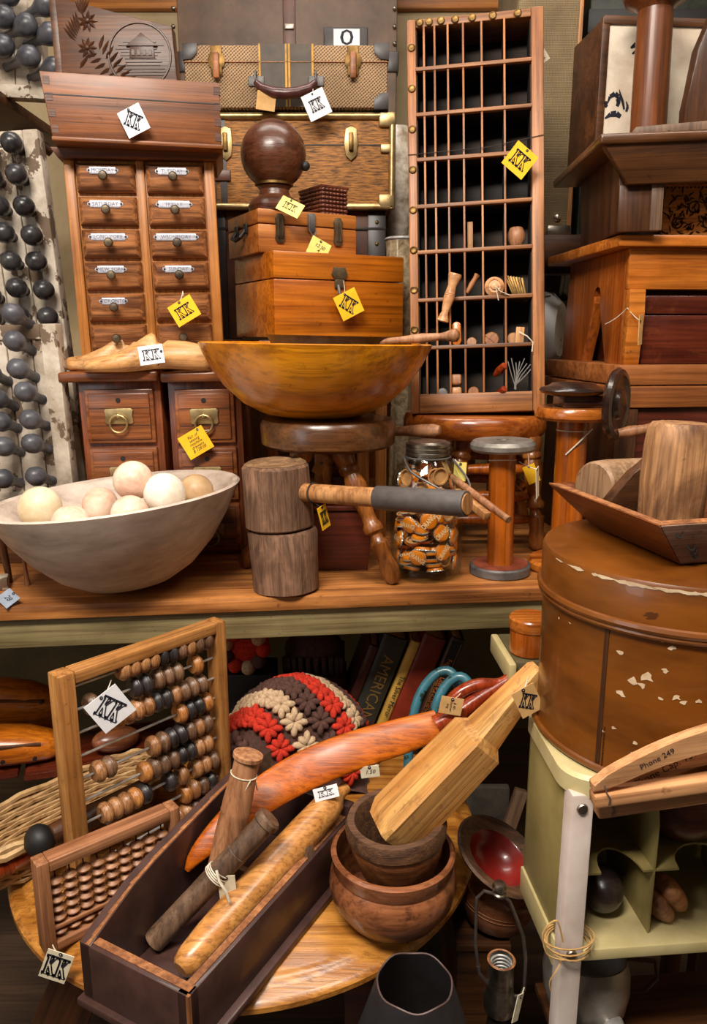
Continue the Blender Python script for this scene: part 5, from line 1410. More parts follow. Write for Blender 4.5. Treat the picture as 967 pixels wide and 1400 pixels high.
# kettle below
kq = in_org(.082, .085, .4865)
t2 = thing('metal_jug', 'dull aluminium jug with a wide cut away mouth under the organiser', 'jug', kq, (-14, 0, 0))
M_ALU = plain('aluminium', (176, 168, 160), (126, 118, 110), .32, .5, sc=12)
b = MB(); b.lathe([(0, 0), (.02, 0), (.040, .010), (.056, .032), (.063, .06), (.064, .085), (.060, .105), (.057, .105), (.060, .085), (.059, .06), (.05, .035), (0, .014)], 40); b.build('body', M_ALU, t2)
b = MB(); b.tube([(.060, 0, .05), (.09, 0, .052), (.108, 0, .07), (.105, 0, .095), (.062, 0, .1)], .005, 8, flat=.5); b.build('handle', W_DARK, t2)
b = MB(); b.lathe([(0, 0), (.02, 0), (.022, .07), (0, .07)], 20); b.build('spout', STEEL, t2).matrix_local = Matrix.Translation((.022, -.042, .028)) @ Matrix.Rotation(R(110), 4, 'X') 
t2 = thing('ribbed_lid', 'small ribbed grey metal cap lying in front of the jug', 'cap', in_org(.05, .012, .4855))
b = MB(); b.lathe([(0, 0), (.026, 0), (.026, .02), (.02, .03), (0, .032)], 30, lambda a, z: 1 + .04 * math.cos(18 * a)); b.build('body', IRON, t2)

# ---------------------------------------------------------------- coat hangers
def hanger(tipu, tipv, Y, label, txt, txu, txv, size, dY=0, lift=0, mat=None):
    tip = P(tipu, tipv, Y)
    t = thing('coat_hanger', label, 'hanger', tip, (0, -6.5, 4))
    n = 22; L = .36; up = []; dn = []
    for k in range(n + 1):
        s_ = k / n; x = L * s_; z = .046 * math.sin(math.pi * min(1, s_)) ** .85 if 0 < s_ < 1 else 0
        wv = .014 + .010 * math.sin(math.pi * s_)
        up.append((x, .006 + z + wv / 2)); dn.append((x, .004 + max(0, z - wv * .55)))
    b = MB(); b.prism(up + dn[::-1], -.007, .007, .002); b.build('arm', mat or W_HANG, t)
    b = MB(); b.box(.0, L, -.010, .010, -.016 - lift, .0 - lift, .003); b.build('trouser_bar', W_HANG, t)
    b = MB(); b.tube([(.012, -.0085, .012), (.013, -.011, .004), (.017, -.011, -.004), (.015, -.011, -.012)], .0009, 5); b.build('wire_clip', IRON, t)
    b = MB(); b.tube([(L / 2, 0, .09), (L / 2, 0, .14), (L / 2 + .02, 0, .17), (L / 2 + .0, 0, .195), (L / 2 - .022, 0, .18)], .0018, 6); b.build('hook', STEEL, t)
    M_ = Matrix.Translation(tip) @ Euler((0, R(-6.5), R(4))).to_matrix().to_4x4(); nn = M_.to_3x3() @ Vector((0, 1, 0))
    lp_ = M_.inverted() @ raypl(txu, txv, tip - nn * .0076, nn)
    letter(txt, INK, t, (lp_.x, -.0076, lp_.z), size, (0, -22, 0))
    return t
hanger(809, 1083, .768, 'front beech coat hanger printed with a phone number', 'Phone 249', 899, 1038, .0098)
hanger(814, 1098, .792, 'rear beech coat hanger half hidden behind the front one', 'Phone Cap. 139', 911, 1051, .0125, mat=W_HANG)
# small round box on the organiser
rq = ZP(727, 930, DZ0 + .001)
M_LEDGE = M_OLIVED
led = thing('cream_ledge', 'cream painted ledge behind the drum box with the small round box on it', 'ledge', (.262, 1.215, 0), (0, 0, 3))
b = MB(); b.box(.014, .42, 0, .13, .938, .9595, .002); b.build('top_board', M_OLIVED, led)  # ledge top coloured dark for the shade of the shelf above
b = MB(); b.box(0, .014, -.01, .13, .925, .9605, .004); b.build('side_rail', M_CREAM, led)
b = MB(); b.box(.39, .42, 0, .03, 0, .936, .003); b.build('post', W_DARKZ, led)
b = MB(); b.box(.39, .42, .10, .13, 0, .936, .003); b.build('post', W_DARKZ, led)
rq = Vector((P(725, 920, 1.245).x, 1.26, DZ0 + .001))
t = thing('round_wooden_box', 'small round bentwood box with a lid behind the drum', 'box', rq)
b = MB(); b.lathe([(0, 0), (.034, 0), (.035, .004), (.035, .052), (0, .052)], 40); b.build('body', W_AMBER, t)
b = MB(); b.lathe([(.037, .044), (.0375, .046), (.0375, .062), (.035, .065), (0, .066)], 40); b.build('lid', W_AMBERX, t)
# ---------------------------------------------------------------- round table
TC = Vector((-.192, 1.269, 0)); TRr = .416; ZT0 = .64
t = thing('round_table', 'round oak table with a moulded edge carrying the abacus and the tool tote', 'table', TC)
b = MB(); b.lathe([(0, .60), (.385, .60), (TRr - .012, .602), (TRr, .610), (TRr, .618), (TRr - .008, .626), (TRr - .020, .628), (TRr - .026, .634), (TRr - .038, .640), (0, .640)], 128); b.build('top', W_TABLE, t)
b = MB(); b.lathe([(.33, .54), (.34, .54), (.34, .60), (.33, .60)], 64); b.build('apron_ring', W_DARK, t)
for k, a in enumerate((-125, -48, 40, 140)):
    b = MB(); x, y = .30 * math.cos(R(a)), .30 * math.sin(R(a)); b.hexa([(x - .016, y - .016, 0), (x + .016, y - .016, 0), (x + .016, y + .016, 0), (x - .016, y + .016, 0), (x - .026, y - .026, .60), (x + .026, y - .026, .60), (x + .026, y + .026, .60), (x - .026, y + .026, .60)], .003); b.build('leg', W_DKRED if k == 1 else W_DARKZ, t)

# ---------------------------------------------------------------- tool tote
nc = Vector((-.196, .760)); fc = Vector((-.018, 1.089)); lw = Vector((-.345, .868))
d1 = (fc - nc).normalized(); a1 = math.atan2(d1.y, d1.x)
# local x: along short front wall to the right (pointing from left corner to near corner), y: along the length
xdir = Vector((d1.y, -d1.x)); W = .182; L = .415
org = nc - xdir * W
t = thing('tool_tote', 'dark painted wooden tool tote with one tall scooped side, full of turned tools', 'tote', (org.x, org.y, ZT0), (0, 0, math.degrees(a1) - 90))
TT = Matrix.Translation((org.x, org.y, ZT0)) @ Matrix.Rotation(a1 - math.pi / 2, 4, 'Z'); TTI = TT.inverted()
wl = .019; hB_ = .095
b = MB(); b.box(-.006, W + .012, -.008, L + .006, 0, .012, .003); b.build('floor_board', W_TOOL, t)
b = MB(); b.box(0, W, 0, wl, .012, hB_, .002); b.build('front_end', W_TOOL, t)
b = MB(); b.box(0, W, L - wl, L, .012, hB_ + .02, .002); b.build('rear_end', W_TOOL, t)
b = MB(); b.box(W - wl, W, 0, L, .012, hB_, .002); b.build('low_side', W_TOOL, t)
hi = [(.0, .012), (L, .012), (L, .165), (L * .75, .165), (L * .62, .158), (L * .45, .148), (L * .30, .138), (L * .2, .128), (L * .1, .112), (L * .03, .10), (0, .096)]
b = MB(); prism_x(b, hi, 0, wl, .002); b.build('tall_side', W_TOOL, t)
b = MB()
b.box(.004, W - .004, .006, wl - .002, hB_ + .0003, hB_ + .0012); b.box(W - wl + .003, W - .006, wl - .002, L, hB_ + .0003, hB_ + .0012)
b.box(W - .004, W + .0006, -.0006, .004, .02, hB_ + .0008)
for i in range(6, 10):
    y0, z0 = hi[i]; y1, z1 = hi[i + 1] if i < 10 else hi[i]
for (y0, z0), (y1, z1) in zip(hi[3:-1], hi[4:]): b.hexa([(wl - .009, y1, z1), (wl - .0015, y1, z1), (wl - .0015, y0, z0), (wl - .006, y0, z0), (wl - .006, y1, z1 + .001), (wl - .0015, y1, z1 + .001), (wl - .0015, y0, z0 + .001), (wl - .006, y0, z0 + .001)])
b.build('worn_edges', W_WORN, t, 'bare worn edges')
b = MB(); b.box(wl, W - wl, L * .62, L * .62 + .012, .012, .05, .002); b.build('divider', W_DARK, t)
zf = ZT0 + .013
# tools in the tote
def rod(name, A, B, prof, m, label, cat, n=24, seed=None):
    b = MB(); b.m = align(A, B); L = (B - A).length
    b.lathe([(r_, z * L) for r_, z in prof], n, wobf(seed, .03) if seed else None)
    return solo(b, name, m, label, cat)
A = P(247, 1330, .855); B = P(474, 1074, 1.135)
A.z = max(A.z, zf + .03)
rod('rolling_pin', A, B, [(0, 0), (.012, 0), (.017, .012), (.021, .05), (.0245, .15), (.026, .3), (.0265, .5), (.026, .7), (.0245, .84), (.021, .9), (.013, .93), (.0105, .96), (.011, .99), (0, 1)], W_PIN, 'long pale maple rolling pin with a glossy ringed grain in the tool tote', 'rolling pin', 32)
A = P(212, 1303, .925); B = P(370, 1117, .975); A.z = max(A.z, zf + .012)
t2 = rod('fluted_rod', A, B, [(0, 0), (.0165, 0), (.0165, .55), (.017, .70), (.0175, .71), (.0165, .715), (.0165, .94), (.0195, .95), (.0195, .985), (.0165, 1), (0, 1)], W_ROD, 'grey brown wooden rod with a rounded cap and a string tied around it', 'rod', 24, 77)
AB = align(A, B); Lr = (B - A).length
b = MB()
for k in range(4): b.tube([AB @ Vector((.018 * math.cos(a), .018 * math.sin(a), Lr * (.52 + .012 * k))) for a in [6.2832 * q / 18 for q in range(19)]], .001, 5)
q = AB @ Vector((0, -.019, Lr * .53))
q = P(296, 1190, .925)
b.tube([q, q + Vector((.004, -.006, -.012)), q + Vector((.014, -.01, -.026)), q + Vector((.018, -.012, -.040))], .002, 6)
solo(b, 'string_tie', M_STR, 'white string knotted around the grey brown rod', 'string')
A = P(303, 1192, .985); B = P(340, 1030, 1.005)
t2 = rod('weaving_bobbin', A, B, [(0, 0), (.022, 0), (.0225, .3), (.0215, .5), (.0222, .52), (.0215, .54), (.0215, .6), (.0195, .8), (.0185, .83), (.0185, .955), (.022, .965), (.022, .995), (.019, 1), (0, 1)], W_BOB, 'tan tapered weaving bobbin standing up out of the tote', 'bobbin', 28)
AB = align(A, B); Lr = (B - A).length
b = MB(); b.tube([AB @ Vector((.0192 * math.cos(a), .0192 * math.sin(a), Lr * .83)) for a in [6.2832 * q / 18 for q in range(19)]], .0011, 5)
q = AB @ Vector((-.019, -.004, Lr * .83)); b.tube([q, q + Vector((-.012, -.004, -.02)), q + Vector((-.012, -.004, -.05))], .0022, 6, flat=.4)
q = AB @ Vector((.012, -.016, Lr * .83)); b.tube([q, q + Vector((.006, -.003, -.02)), q + Vector((.008, -.003, -.032))], .0012, 5)
solo(b, 'string_loop', M_STR, 'thin white string looped round the neck of the weaving bobbin', 'string')
A = P(398, 1172, 1.02); B = P(440, 1150, 1.10)
b = MB(); b.m = align(A, B); L = (B - A).length
b.lathe([(0, 0), (.03, .0), (.033, .006), (.033, .016), (.028, .022), (0, .024)], 28)
solo(b, 'wooden_disc', W_ROD, 'worn oval wooden disc wedged beside the rolling pin', 'disc', )

# orange paddle with loop handle
cl = [(256, 1190, .995, 4, 4), (270, 1168, 1.005, 12, 6), (308, 1130, 1.03, 20, 7), (360, 1087, 1.065, 25, 8), (420, 1052, 1.115, 27, 8), (490, 1024, 1.14, 26, 8), (550, 1006, 1.165, 24, 8), (600, 990, 1.185, 20, 8)]
pts = [P(u, v, Y) for u, v, Y, _, _ in cl]
b = MB(); rs = []; nrm = (-FWD + Vector((0, 0, .6))).normalized()
fine = []
FP = crv(pts); HW = crv([Vector((c[3], c[4], 0)) for c in cl])
for i, p in enumerate(FP):
    tn = (FP[min(i + 1, len(FP) - 1)] - FP[max(i - 1, 0)]).normalized(); n_ = (nrm - tn * nrm.dot(tn)).normalized(); w_ = tn.cross(n_)
    s_ = S(p); hw, th = HW[i].x * s_, HW[i].y * s_ * .8
    rs.append([p + w_ * hw * (abs(math.cos(a)) ** .8) * (1 if math.cos(a) > 0 else -1) + n_ * th * math.sin(a) for a in [6.2832 * k / 20 for k in range(20)]])
b.rings(rs)
t = thing('orange_paddle', 'long curved orange wooden blade with a red loop handle lying across the tote', 'paddle', pts[0])
M_ = Matrix.Translation(-pts[0])
b.bm.transform(M_); b.build('blade', W_BOOM, t, sharp=70)
b = MB(); b.m = M_
low = [P(596, 992, 1.180), P(625, 976, 1.19), P(660, 952, 1.205), (P(700, 928, 1.22))]
s_ = S(low[1]); b.tube(crv(low), [ (14 - 4.5 * k / 12) * s_ for k in range(13)], 14); b.build('handle', W_BOOMR, t, 'red lower handle')
b = MB(); b.m = M_
lp = [P(603, 984, 1.19), P(614, 962, 1.2), P(632, 945, 1.205), P(655, 936, 1.21), P(680, 936, 1.215), P(697, 930, 1.22)]
b.tube(crv(lp), [9 * s_] * 21, 12); b.build('loop', W_BOOMR, t, 'red loop')

# ---------------------------------------------------------------- big bowl, mortar, block
bx_ = P(537, 1200, 1.008).x
t = thing('deep_wooden_bowl', 'deep brown wooden bowl with a thick collar on the oak table', 'bowl', (bx_, 1.008, ZT0))
b = MB(); b.lathe([(0, 0), (.055, 0), (.075, .014), (.0915, .040), (.096, .062), (.093, .080), (.0885, .088), (.0905, .092), (.093, .112), (.090, .116), (.085, .115), (.083, .09), (.086, .062), (.075, .03), (.05, .014), (0, .012)], 64); b.build('body', W_BIGB, t)
mz = ZT0 + .0125
mxp = P(548, 1118, 1.015).x
MT = Matrix.Translation((mxp, 1.014, mz)) @ Euler((R(2), R(-3), 0)).to_matrix().to_4x4()
t = thing('wooden_mortar', 'rough rimmed wooden mortar nested in the deep bowl', 'mortar', mat=MT)
Hm = .154
b = MB(); b.lathe([(0, 0), (.030, 0), (.036, .010), (.034, .025), (.042, .04), (.056, .07), (.067, .10), (.071, Hm - .03), (.069, Hm - .026)], 48); b.build('body', W_MORT, t)
b = MB(); b.lathe([(.069, Hm - .028), (.0745, Hm - .024), (.076, Hm - .01), (.072, Hm), (.062, Hm), (.057, Hm - .012), (.052, Hm - .05), (.035, Hm - .085), (0, Hm - .092)], 48, wobf(8, .012)); b.build('rim', W_MORTR, t, 'rough dark rim')
# blonde block paddle
A = P(543, 1124, 1.005); B_ = P(660, 1003, 1.03); C_ = P(738, 913, 1.05)
ax_ = (B_ - A).normalized(); n_ = (CAM - A).normalized(); n_ = (n_ - ax_ * n_.dot(ax_)).normalized(); w_ = ax_.cross(n_)
def sq(p, hw, hn, c_=.15, tw=.0):
    w2 = w_ * math.cos(tw) + n_ * math.sin(tw); n2 = n_ * math.cos(tw) - w_ * math.sin(tw)
    e = 1 - c_
    return [p + w2 * hw * x + n2 * hn * y for x, y in ((1, e), (e, 1), (-e, 1), (-1, e), (-1, -e), (-e, -1), (e, -1), (1, -e))]
b = MB(); s_ = S(A); tw = .80
ext = A - ax_ * .02
b.rings([sq(ext, 30 * s_, 26 * s_, .2, tw), sq(A, 36 * s_, 30 * s_, .1, tw), sq(A.lerp(B_, .5), 35 * s_, 29 * s_, .1, tw), sq(A.lerp(B_, .93), 34 * s_, 28 * s_, .12, tw), sq(B_, 24 * s_, 21 * s_, .2, tw), sq(B_.lerp(C_, .4), 19 * s_, 18 * s_, .2, tw), sq(C_.lerp(B_, .05), 13 * s_, 13 * s_, .2, tw), sq(C_, 10 * s_, 10 * s_, .3, tw)])
b.m = Matrix()
t = thing('blonde_wood_block', 'thick faceted blonde wooden pestle block leaning out of the mortar', 'pestle', A)
M2 = align(A, B_); mi = M2.inverted(); b.bm.transform(mi)
t.rotation_euler = M2.to_quaternion().to_euler()
b.build('block', W_PADDLE, t, sharp=25)
# bowls on a crate right of the table
t = thing('low_crate', 'dark crate on the floor below the red lined bowl', 'crate', (.258, 1.16, 0), (0, 0, 0))
b = MB(); b.box(-.085, .0, -.08, .12, 0, .508, .003); b.build('body', W_DARK, t)
b = MB(); b.box(-.088, .003, -.084, .124, .508, .52, .002); b.build('lid', W_DARK, t)
rq = Vector((P(676, 1225, 1.13).x, 1.13, .52))
t = thing('dark_carved_bowl', 'dark brown bowl with carved lines underneath the red lined one', 'bowl', rq, (0, 8, 0))
b = MB(); b.lathe([(0, 0), (.035, 0), (.05, .012), (.060, .036), (.062, .060), (.058, .068), (.052, .066), (.05, .04), (.03, .018), (0, .016)], 48); b.build('body', W_BIGB, t)
b = MB()
for z in (.046, .052): b.tube([((.0618) * math.cos(a), .0618 * math.sin(a), z) for a in [6.2832 * k / 48 for k in range(49)]], .001, 5)
b.build('carved_line', W_WORN, t)
rc = P(682, 1172, 1.085)
RM = Matrix.Translation(rc) @ Euler((R(12), R(24), R(0))).to_matrix().to_4x4()
t = thing('red_lined_bowl', 'wide rimmed dark wooden bowl with a red lacquered inside, tilted', 'bowl', mat=RM)
b = MB(); b.lathe([(0, -.042), (.028, -.042), (.034, -.034), (.05, -.018), (.060, -.006), (.075, .002), (.077, .006), (.073, .009), (.052, .001)], 56); b.build('body', W_MORTR, t)
b = MB(); b.lathe([(.0525, .0012), (.050, -.001), (.045, -.014), (.03, -.028), (0, -.034)], 56); b.build('red_lining', M_RED, t, 'red lacquer lining')
b = MB(); b.ball((.0, -.022, -.031), .005, 10, (1, 1, .4)); b.build('inlay', NICKEL, t)

# ---------------------------------------------------------------- lamp with harp, black shade
lq = P(685, 1330, .94)
t = thing('harp_lamp', 'socket lamp with a bare wire harp low beside the oak table', 'lamp', (lq.x, .94, 0))
zs_ = P(685, 1312, .94).z
b = MB(); b.lathe([(0, 0), (.07, 0), (.075, .015), (.04, .03), (.02, .08), (.03, .2), (.035, .3), (.02, zs_ - .13), (.014, zs_ - .09), (0, zs_ - .09)], 32); b.build('column', plain('dark_bronze', (52, 44, 38), (30, 25, 22), .4, .6), t)
b = MB(); b.lathe([(.012, zs_ - .09), (.022, zs_ - .085), (.024, zs_ - .065), (.020, zs_ - .058), (.0185, zs_ - .02), (.0185, zs_ - .002), (.020, zs_), (.0175, zs_ + .001), (.016, zs_ - .004), (.016, zs_ - .04), (0, zs_ - .04)], 32); b.build('socket', NICKEL, t)
b = MB()
for k in range(5): b.tube([(.0155 * math.cos(a), .0155 * math.sin(a), zs_ - .006 - k * .006 - .003 * a / 6.28) for a in [6.2832 * q / 24 for q in range(25)]], .0018, 6)
b.build('screw_thread', STEEL, t)
b = MB(); b.lathe([(.0185, zs_ - .001), (.0205, zs_ + .0), (.0185, zs_ + .002), (.0170, zs_ + .0005), (.0185, zs_ - .001)], 32); b.build('rim', W_WORN, t)
zh = P(692, 1215, .94).z
hp = [P(654, 1320, .94), P(650, 1290, .94), P(652, 1228, .94), P(662, 1218, .94), P(690, 1226, .94), P(716, 1280, .94), P(719, 1310, .94), P(717, 1352, .94)]
b = MB(); b.m = Matrix.Translation((-lq.x, -.94, 0)); b.tube([hp[0], hp[1], hp[2], hp[3], hp[4]], .0024, 8); b.tube([P(684, 1222, .94), P(697, 1232, .94), hp[5], hp[6], hp[7]], .0026, 8)
b.tube([P(672, 1350, .94), P(655, 1330, .94), hp[0]], .003, 8); b.tube([P(698, 1362, .94), P(712, 1362, .94), hp[7]], .003, 8)
b.build('harp', plain('grey_wire', (112, 100, 96), (80, 70, 66), .4, .7), t)
fp = P(683, 1217, .94)
b = MB(); b.m = Matrix.Translation(fp - Vector((lq.x, .94, 0))); b.lathe([(0, -.008), (.009, -.008), (.010, -.004), (.008, -.002), (.0095, 0), (.0105, .006), (.008, .011), (0, .012)], 24); b.build('finial', NICKEL, t)
sq_ = P(566, 1385, .88)
t = thing('black_shade_lamp', 'black lampshade with an open scalloped top at the bottom of the picture', 'lamp', (sq_.x, .88, 0))
zt = P(566, 1352, .88).z + .012
b = MB(); n = 48
def shade(a, z): return 1
rs = []
for (r_, z) in ((.10, zt - .16), (.052, zt), (.050, zt), (.098, zt - .16)):
    rs.append([(r_ * math.cos(6.2832 * k / n), r_ * math.sin(6.2832 * k / n), z + (.002 * math.cos(6.2832 * k / n * 6) if z == zt else 0)) for k in range(n)])
b.rings(rs, True, False); b.build('shade', plain('black_cloth', (34, 28, 30), (20, 16, 18), .7), t)
b = MB(); b.tube([(.051 * math.cos(6.2832 * k / n), .051 * math.sin(6.2832 * k / n), zt + .002 * math.cos(6.2832 * k / n * 6)) for k in range(n + 1)], .0013, 6); b.build('trim', plain('shade_trim', (96, 74, 70), None, .5), t)
b = MB(); b.lathe([(0, 0), (.06, 0), (.06, .015), (.012, .03), (.01, zt - .12), (0, zt - .12)], 24); b.build('stem', IRON, t)
b = MB()
for k in range(3): a = 2.09 * k; b.tube([(0, 0, zt - .12), (.075 * math.cos(a), .075 * math.sin(a), zt - .1)], .002, 6)
b.build('spider', IRON, t)
# boards leaning at the lower left and behind the lamp
A = P(60, 1395, 1.0); 
b = MB(); b.box(-.05, .05, -.012, .012, 0, .62, .003)
solo(b, 'leaning_plank', W_DARKZ, 'dark plank leaning in the shadow at the lower left under the basket', 'plank', (-.66, 1.15, 0), (-14, 24, 0))
b = MB(); b.box(-.012, .012, -.01, .01, 0, .66, .002)
solo(b, 'leaning_lath', W_ROD, 'thin slat leaning in the shadow behind the bare harp lamp', 'slat', (P(600, 1400, 1.25).x - .02, 1.30, 0), (-4, 16, 0))
b = MB(); b.box(0, .2, 0, .02, 0, .5, .003)
solo(b, 'grey_board', plain('grey_board', (66, 58, 48), (46, 40, 34), .85), 'grey board standing on the floor behind the oak table edge', 'board', (P(575, 1330, 1.5).x, 1.56, 0))

# ---------------------------------------------------------------- large abacus
Y0 = 1.03
tlp = P(79, 927, Y0); trp = P(309, 846, 1.262)
dv = Vector((trp.x - tlp.x, trp.y - tlp.y, 0)); W = dv.length; ya = math.atan2(dv.y, dv.x); H = tlp.z - ZT0
t = thing('large_abacus', 'large wooden school abacus with horizontal wires of round beads', 'abacus', (tlp.x, tlp.y, ZT0), (0, 0, math.degrees(ya)))
D = .033; fw = .027
b = MB(); b.box(0, fw, 0, D, 0, H, .003); b.build('post', W_ABA, t)
b = MB(); b.box(W - .020, W, 0, D, 0, H, .003); b.build('post', W_ABA, t)
b = MB(); b.box(fw, W - .020, .001, D - .001, H - .020, H, .003); b.build('top_bar', W_ABAX, t)
b = MB(); b.box(fw, W - .020, .001, D - .001, 0, .022, .003); b.build('bottom_bar', W_ABAX, t)
zA = P(98, 953, Y0).z - ZT0; nrod = 9; dz = (zA - .035) / (nrod - 1) * 1.0
dz = .0385
sA = S(tlp); sB = S(trp)
bd = MB(); bd.m = Matrix.Rotation(R(90), 4, 'Y')
rb, hb = .0182, .0088
bd.lathe([(.003, -hb), (rb * .72, -hb), (rb * .95, -hb * .5), (rb, -.0012), (rb * .96, 0), (rb, .0012), (rb * .95, hb * .5), (rb * .72, hb), (.003, hb)], 20)
BM = []
me0 = bd.mesh('bead', BEADS[0])
for m in BEADS:
    me = me0.copy(); me.materials.clear(); me.materials.append(m); BM.append(me)
rows_ = [
 [(493, 0), (535, 0), (573, 0), (627, 0), (665, 2), (707, 2), (742, 1), (777, 0), (808, 1), (838, 1)],
 [(338, 1), (545, 2), (585, 2), (648, 1), (684, 1), (715, 1), (818, 3)],
 [(455, 3), (500, 0), (540, 0), (580, 0), (618, 2), (655, 2), (688, 0), (727, 1), (780, 1), (822, 1)],
 [(740, 3), (773, 2), (805, 2), (838, 3)],
 [(347, 0), (386, 1), (610, 0), (643, 1), (678, 2), (710, 2), (740, 1), (788, 0), (822, 1), (853, 1)],
 [(563, 3), (602, 1), (640, 1), (675, 1), (712, 2), (742, 2), (770, 0), (805, 0), (833, 1), (861, 1)],
 [(365, 0), (402, 0), (441, 0), (481, 3), (520, 2), (673, 2), (730, 0), (797, 0), (832, 0), (863, 1)],
 [(742, 3), (772, 0), (803, 1), (838, 2)],
 [(700, 0), (735, 0), (770, 1), (805, 1)]]
for i, rw in enumerate(rows_):
    z = zA - i * dz
    if z < .03: continue
    b = MB(); b.tube([(fw - .004, D * .5, z), (W - .016, D * .5, z)], .0022, 8); b.build('wire', STEEL, t)
    last = 0
    for xc, ci in rw:
        s_ = (xc - 285) / (872 - 285); w_ = s_ * sA / (sB * (1 - s_) + s_ * sA)
        x = fw + hb + .002 + (W - .020 - fw - 2 * hb - .004) * max(0, min(1, w_))
        x = max(x, last + 2 * hb + .0004); last = x
        if x > W - .020 - hb: continue
        link('bead', BM[ci], t, None, Matrix.Translation((x, D * .5, z)))

# ---------------------------------------------------------------- small abacus
Y1 = .922
TLs = P(44, 1187, Y1); zt_ = TLs.z
TRs = ZP(241, 1104, zt_)
dv = Vector((TRs.x - TLs.x, TRs.y - TLs.y, 0)); W = dv.length; ya = math.atan2(dv.y, dv.x)
Hs = (zt_ - ZT0)
lean = 0
t = thing('small_abacus', 'small abacus packed with flat wooden disc beads leaning in front of the large one', 'abacus', (TLs.x + .006 + math.sin(ya) * Hs * math.sin(R(lean)), TLs.y - math.cos(ya) * Hs * math.sin(R(lean)), ZT0 + .001), (-lean, 0, math.degrees(ya)))
D = .029; fw = .017; beam = .031
b = MB(); b.box(0, fw, 0, D, 0, Hs, .002); b.build('side_bar', W_ABBZ, t)
b = MB(); b.box(W - fw, W, 0, D, 0, Hs, .002); b.build('side_bar', W_ABBZ, t)
b = MB(); b.box(fw, W - fw, 0, D, Hs - fw, Hs, .002); b.build('top_bar', W_ABB, t)
b = MB(); b.box(fw, W - fw, 0, D, 0, fw * .8, .002); b.build('bottom_bar', W_ABB, t)
b = MB(); b.box(fw, W - fw, .004, D - .004, beam, beam + .006, .001); b.build('beam', W_ABB, t)
b = MB(); rd = .0108
b.lathe([(.0015, -.0066), (rd * .5, -.0058), (rd, -.0008), (rd, .0008), (rd * .5, .0058), (.0015, .0066)], 24); dm = b.mesh('bead', W_DISC)
nc_ = 9; pitch = (W - 2 * fw) / nc_
for i in range(nc_):
    x = fw + pitch * (i + .5)
    b = MB(); b.tube([(x, D / 2, .008), (x, D / 2, Hs - .006)], .0011, 6); b.build('rod', W_DARK, t)
    for k in range(5): link('bead', dm, t, None, Matrix.Translation((x, D / 2, beam + .0135 + k * min(.0148, (Hs - fw - beam - .022) / 4.4))))
    link('bead', dm, t, None, Matrix.Translation((x, D / 2, beam - .0085)))

# ---------------------------------------------------------------- basket
A = P(-30, 1215, 1.12); B_ = P(265, 1085, 1.36)
A.z = B_.z = ZT0
yb = math.atan2((B_ - A).y, (B_ - A).x); Lb = .50
cB = Vector((-.50, 1.185, ZT0))
t = thing('wicker_basket', 'long shallow tan wicker basket behind the abacuses', 'basket', cB, (0, 0, 48))
b = MB(); hb_ = .07; n = 72
def oval(r1, r2, z, ph, am=.0025):
    return [(r1 * math.copysign(abs(math.cos(a)) ** .8, math.cos(a)), r2 * math.copysign(abs(math.sin(a)) ** .8, math.sin(a)), z + am * math.sin(a * 18 + ph)) for a in [6.2832 * k / n for k in range(n + 1)]]
for k in range(9):
    z = .006 + k * hb_ / 9; g = .8 + .2 * k / 9
    b.tube(oval(.20 * g, .066 * g, z, k * math.pi), .0055, 6)
b.build('weave', M_WICK, t)
b = MB(); b.tube(oval(.205, .070, hb_, 0), .0075, 6); b.tube(oval(.202, .067, hb_ + .009, 2), .006, 6); b.build('rim', M_WICK, t)
b = MB()
for k in range(26):
    a = 6.2832 * k / 26; c_, s_ = math.copysign(abs(math.cos(a)) ** .8, math.cos(a)), math.copysign(abs(math.sin(a)) ** .8, math.sin(a))
    b.tube([(.165 * c_, .052 * s_, .002), (.185 * c_, .06 * s_, .04), (.202 * c_, .068 * s_, hb_)], .0025, 5)
b.build('stakes', M_WICK, t)
b = MB(); b.lathe([(0, .003), (.052, .003), (.052, .006), (0, .006)], 32); o = b.build('base', M_WICK, t); o.scale = (3.1, 1, 1)
BKM = Matrix.Translation(cB) @ Matrix.Rotation(R(48), 4, 'Z')
A = P(54, 1150, 1.055); Bq = A + Vector((.13, .12, .012))
t2 = thing('black_ended_pin', 'wooden pin with a ribbed black ball end lying in the wicker basket', 'pin', mat=align(A, Bq)); L = (Bq - A).length
b = MB(); pr_ = [(0, -.024)]
for k in range(1, 12): a = math.pi * k / 12; pr_.append((.0268 * math.sin(a) + (.0004 if k % 2 else -.0003), -.022 * math.cos(a)))
pr_.append((0, .022)); b.lathe(pr_, 32); b.build('ball_end', BLACK, t2, 'ribbed black ball end')
b = MB(); b.lathe([(.012, .016), (.017, .02), (.019, .07), (.018, L), (0, L)], 24); b.build('body', W_DARKZ, t2)
A = P(-40, 1205, 1.03); Bq = P(46, 1160, 1.09)
rod('orange_handle', A, Bq, [(0, 0), (.017, 0), (.019, .4), (.0185, .55), (.020, .56), (.020, .62), (.0185, .63), (.017, .9), (.012, 1), (0, 1)], W_BOOMR, 'reddish brown turned handle resting in the left end of the wicker basket', 'handle')  # turned handle lying in the basket
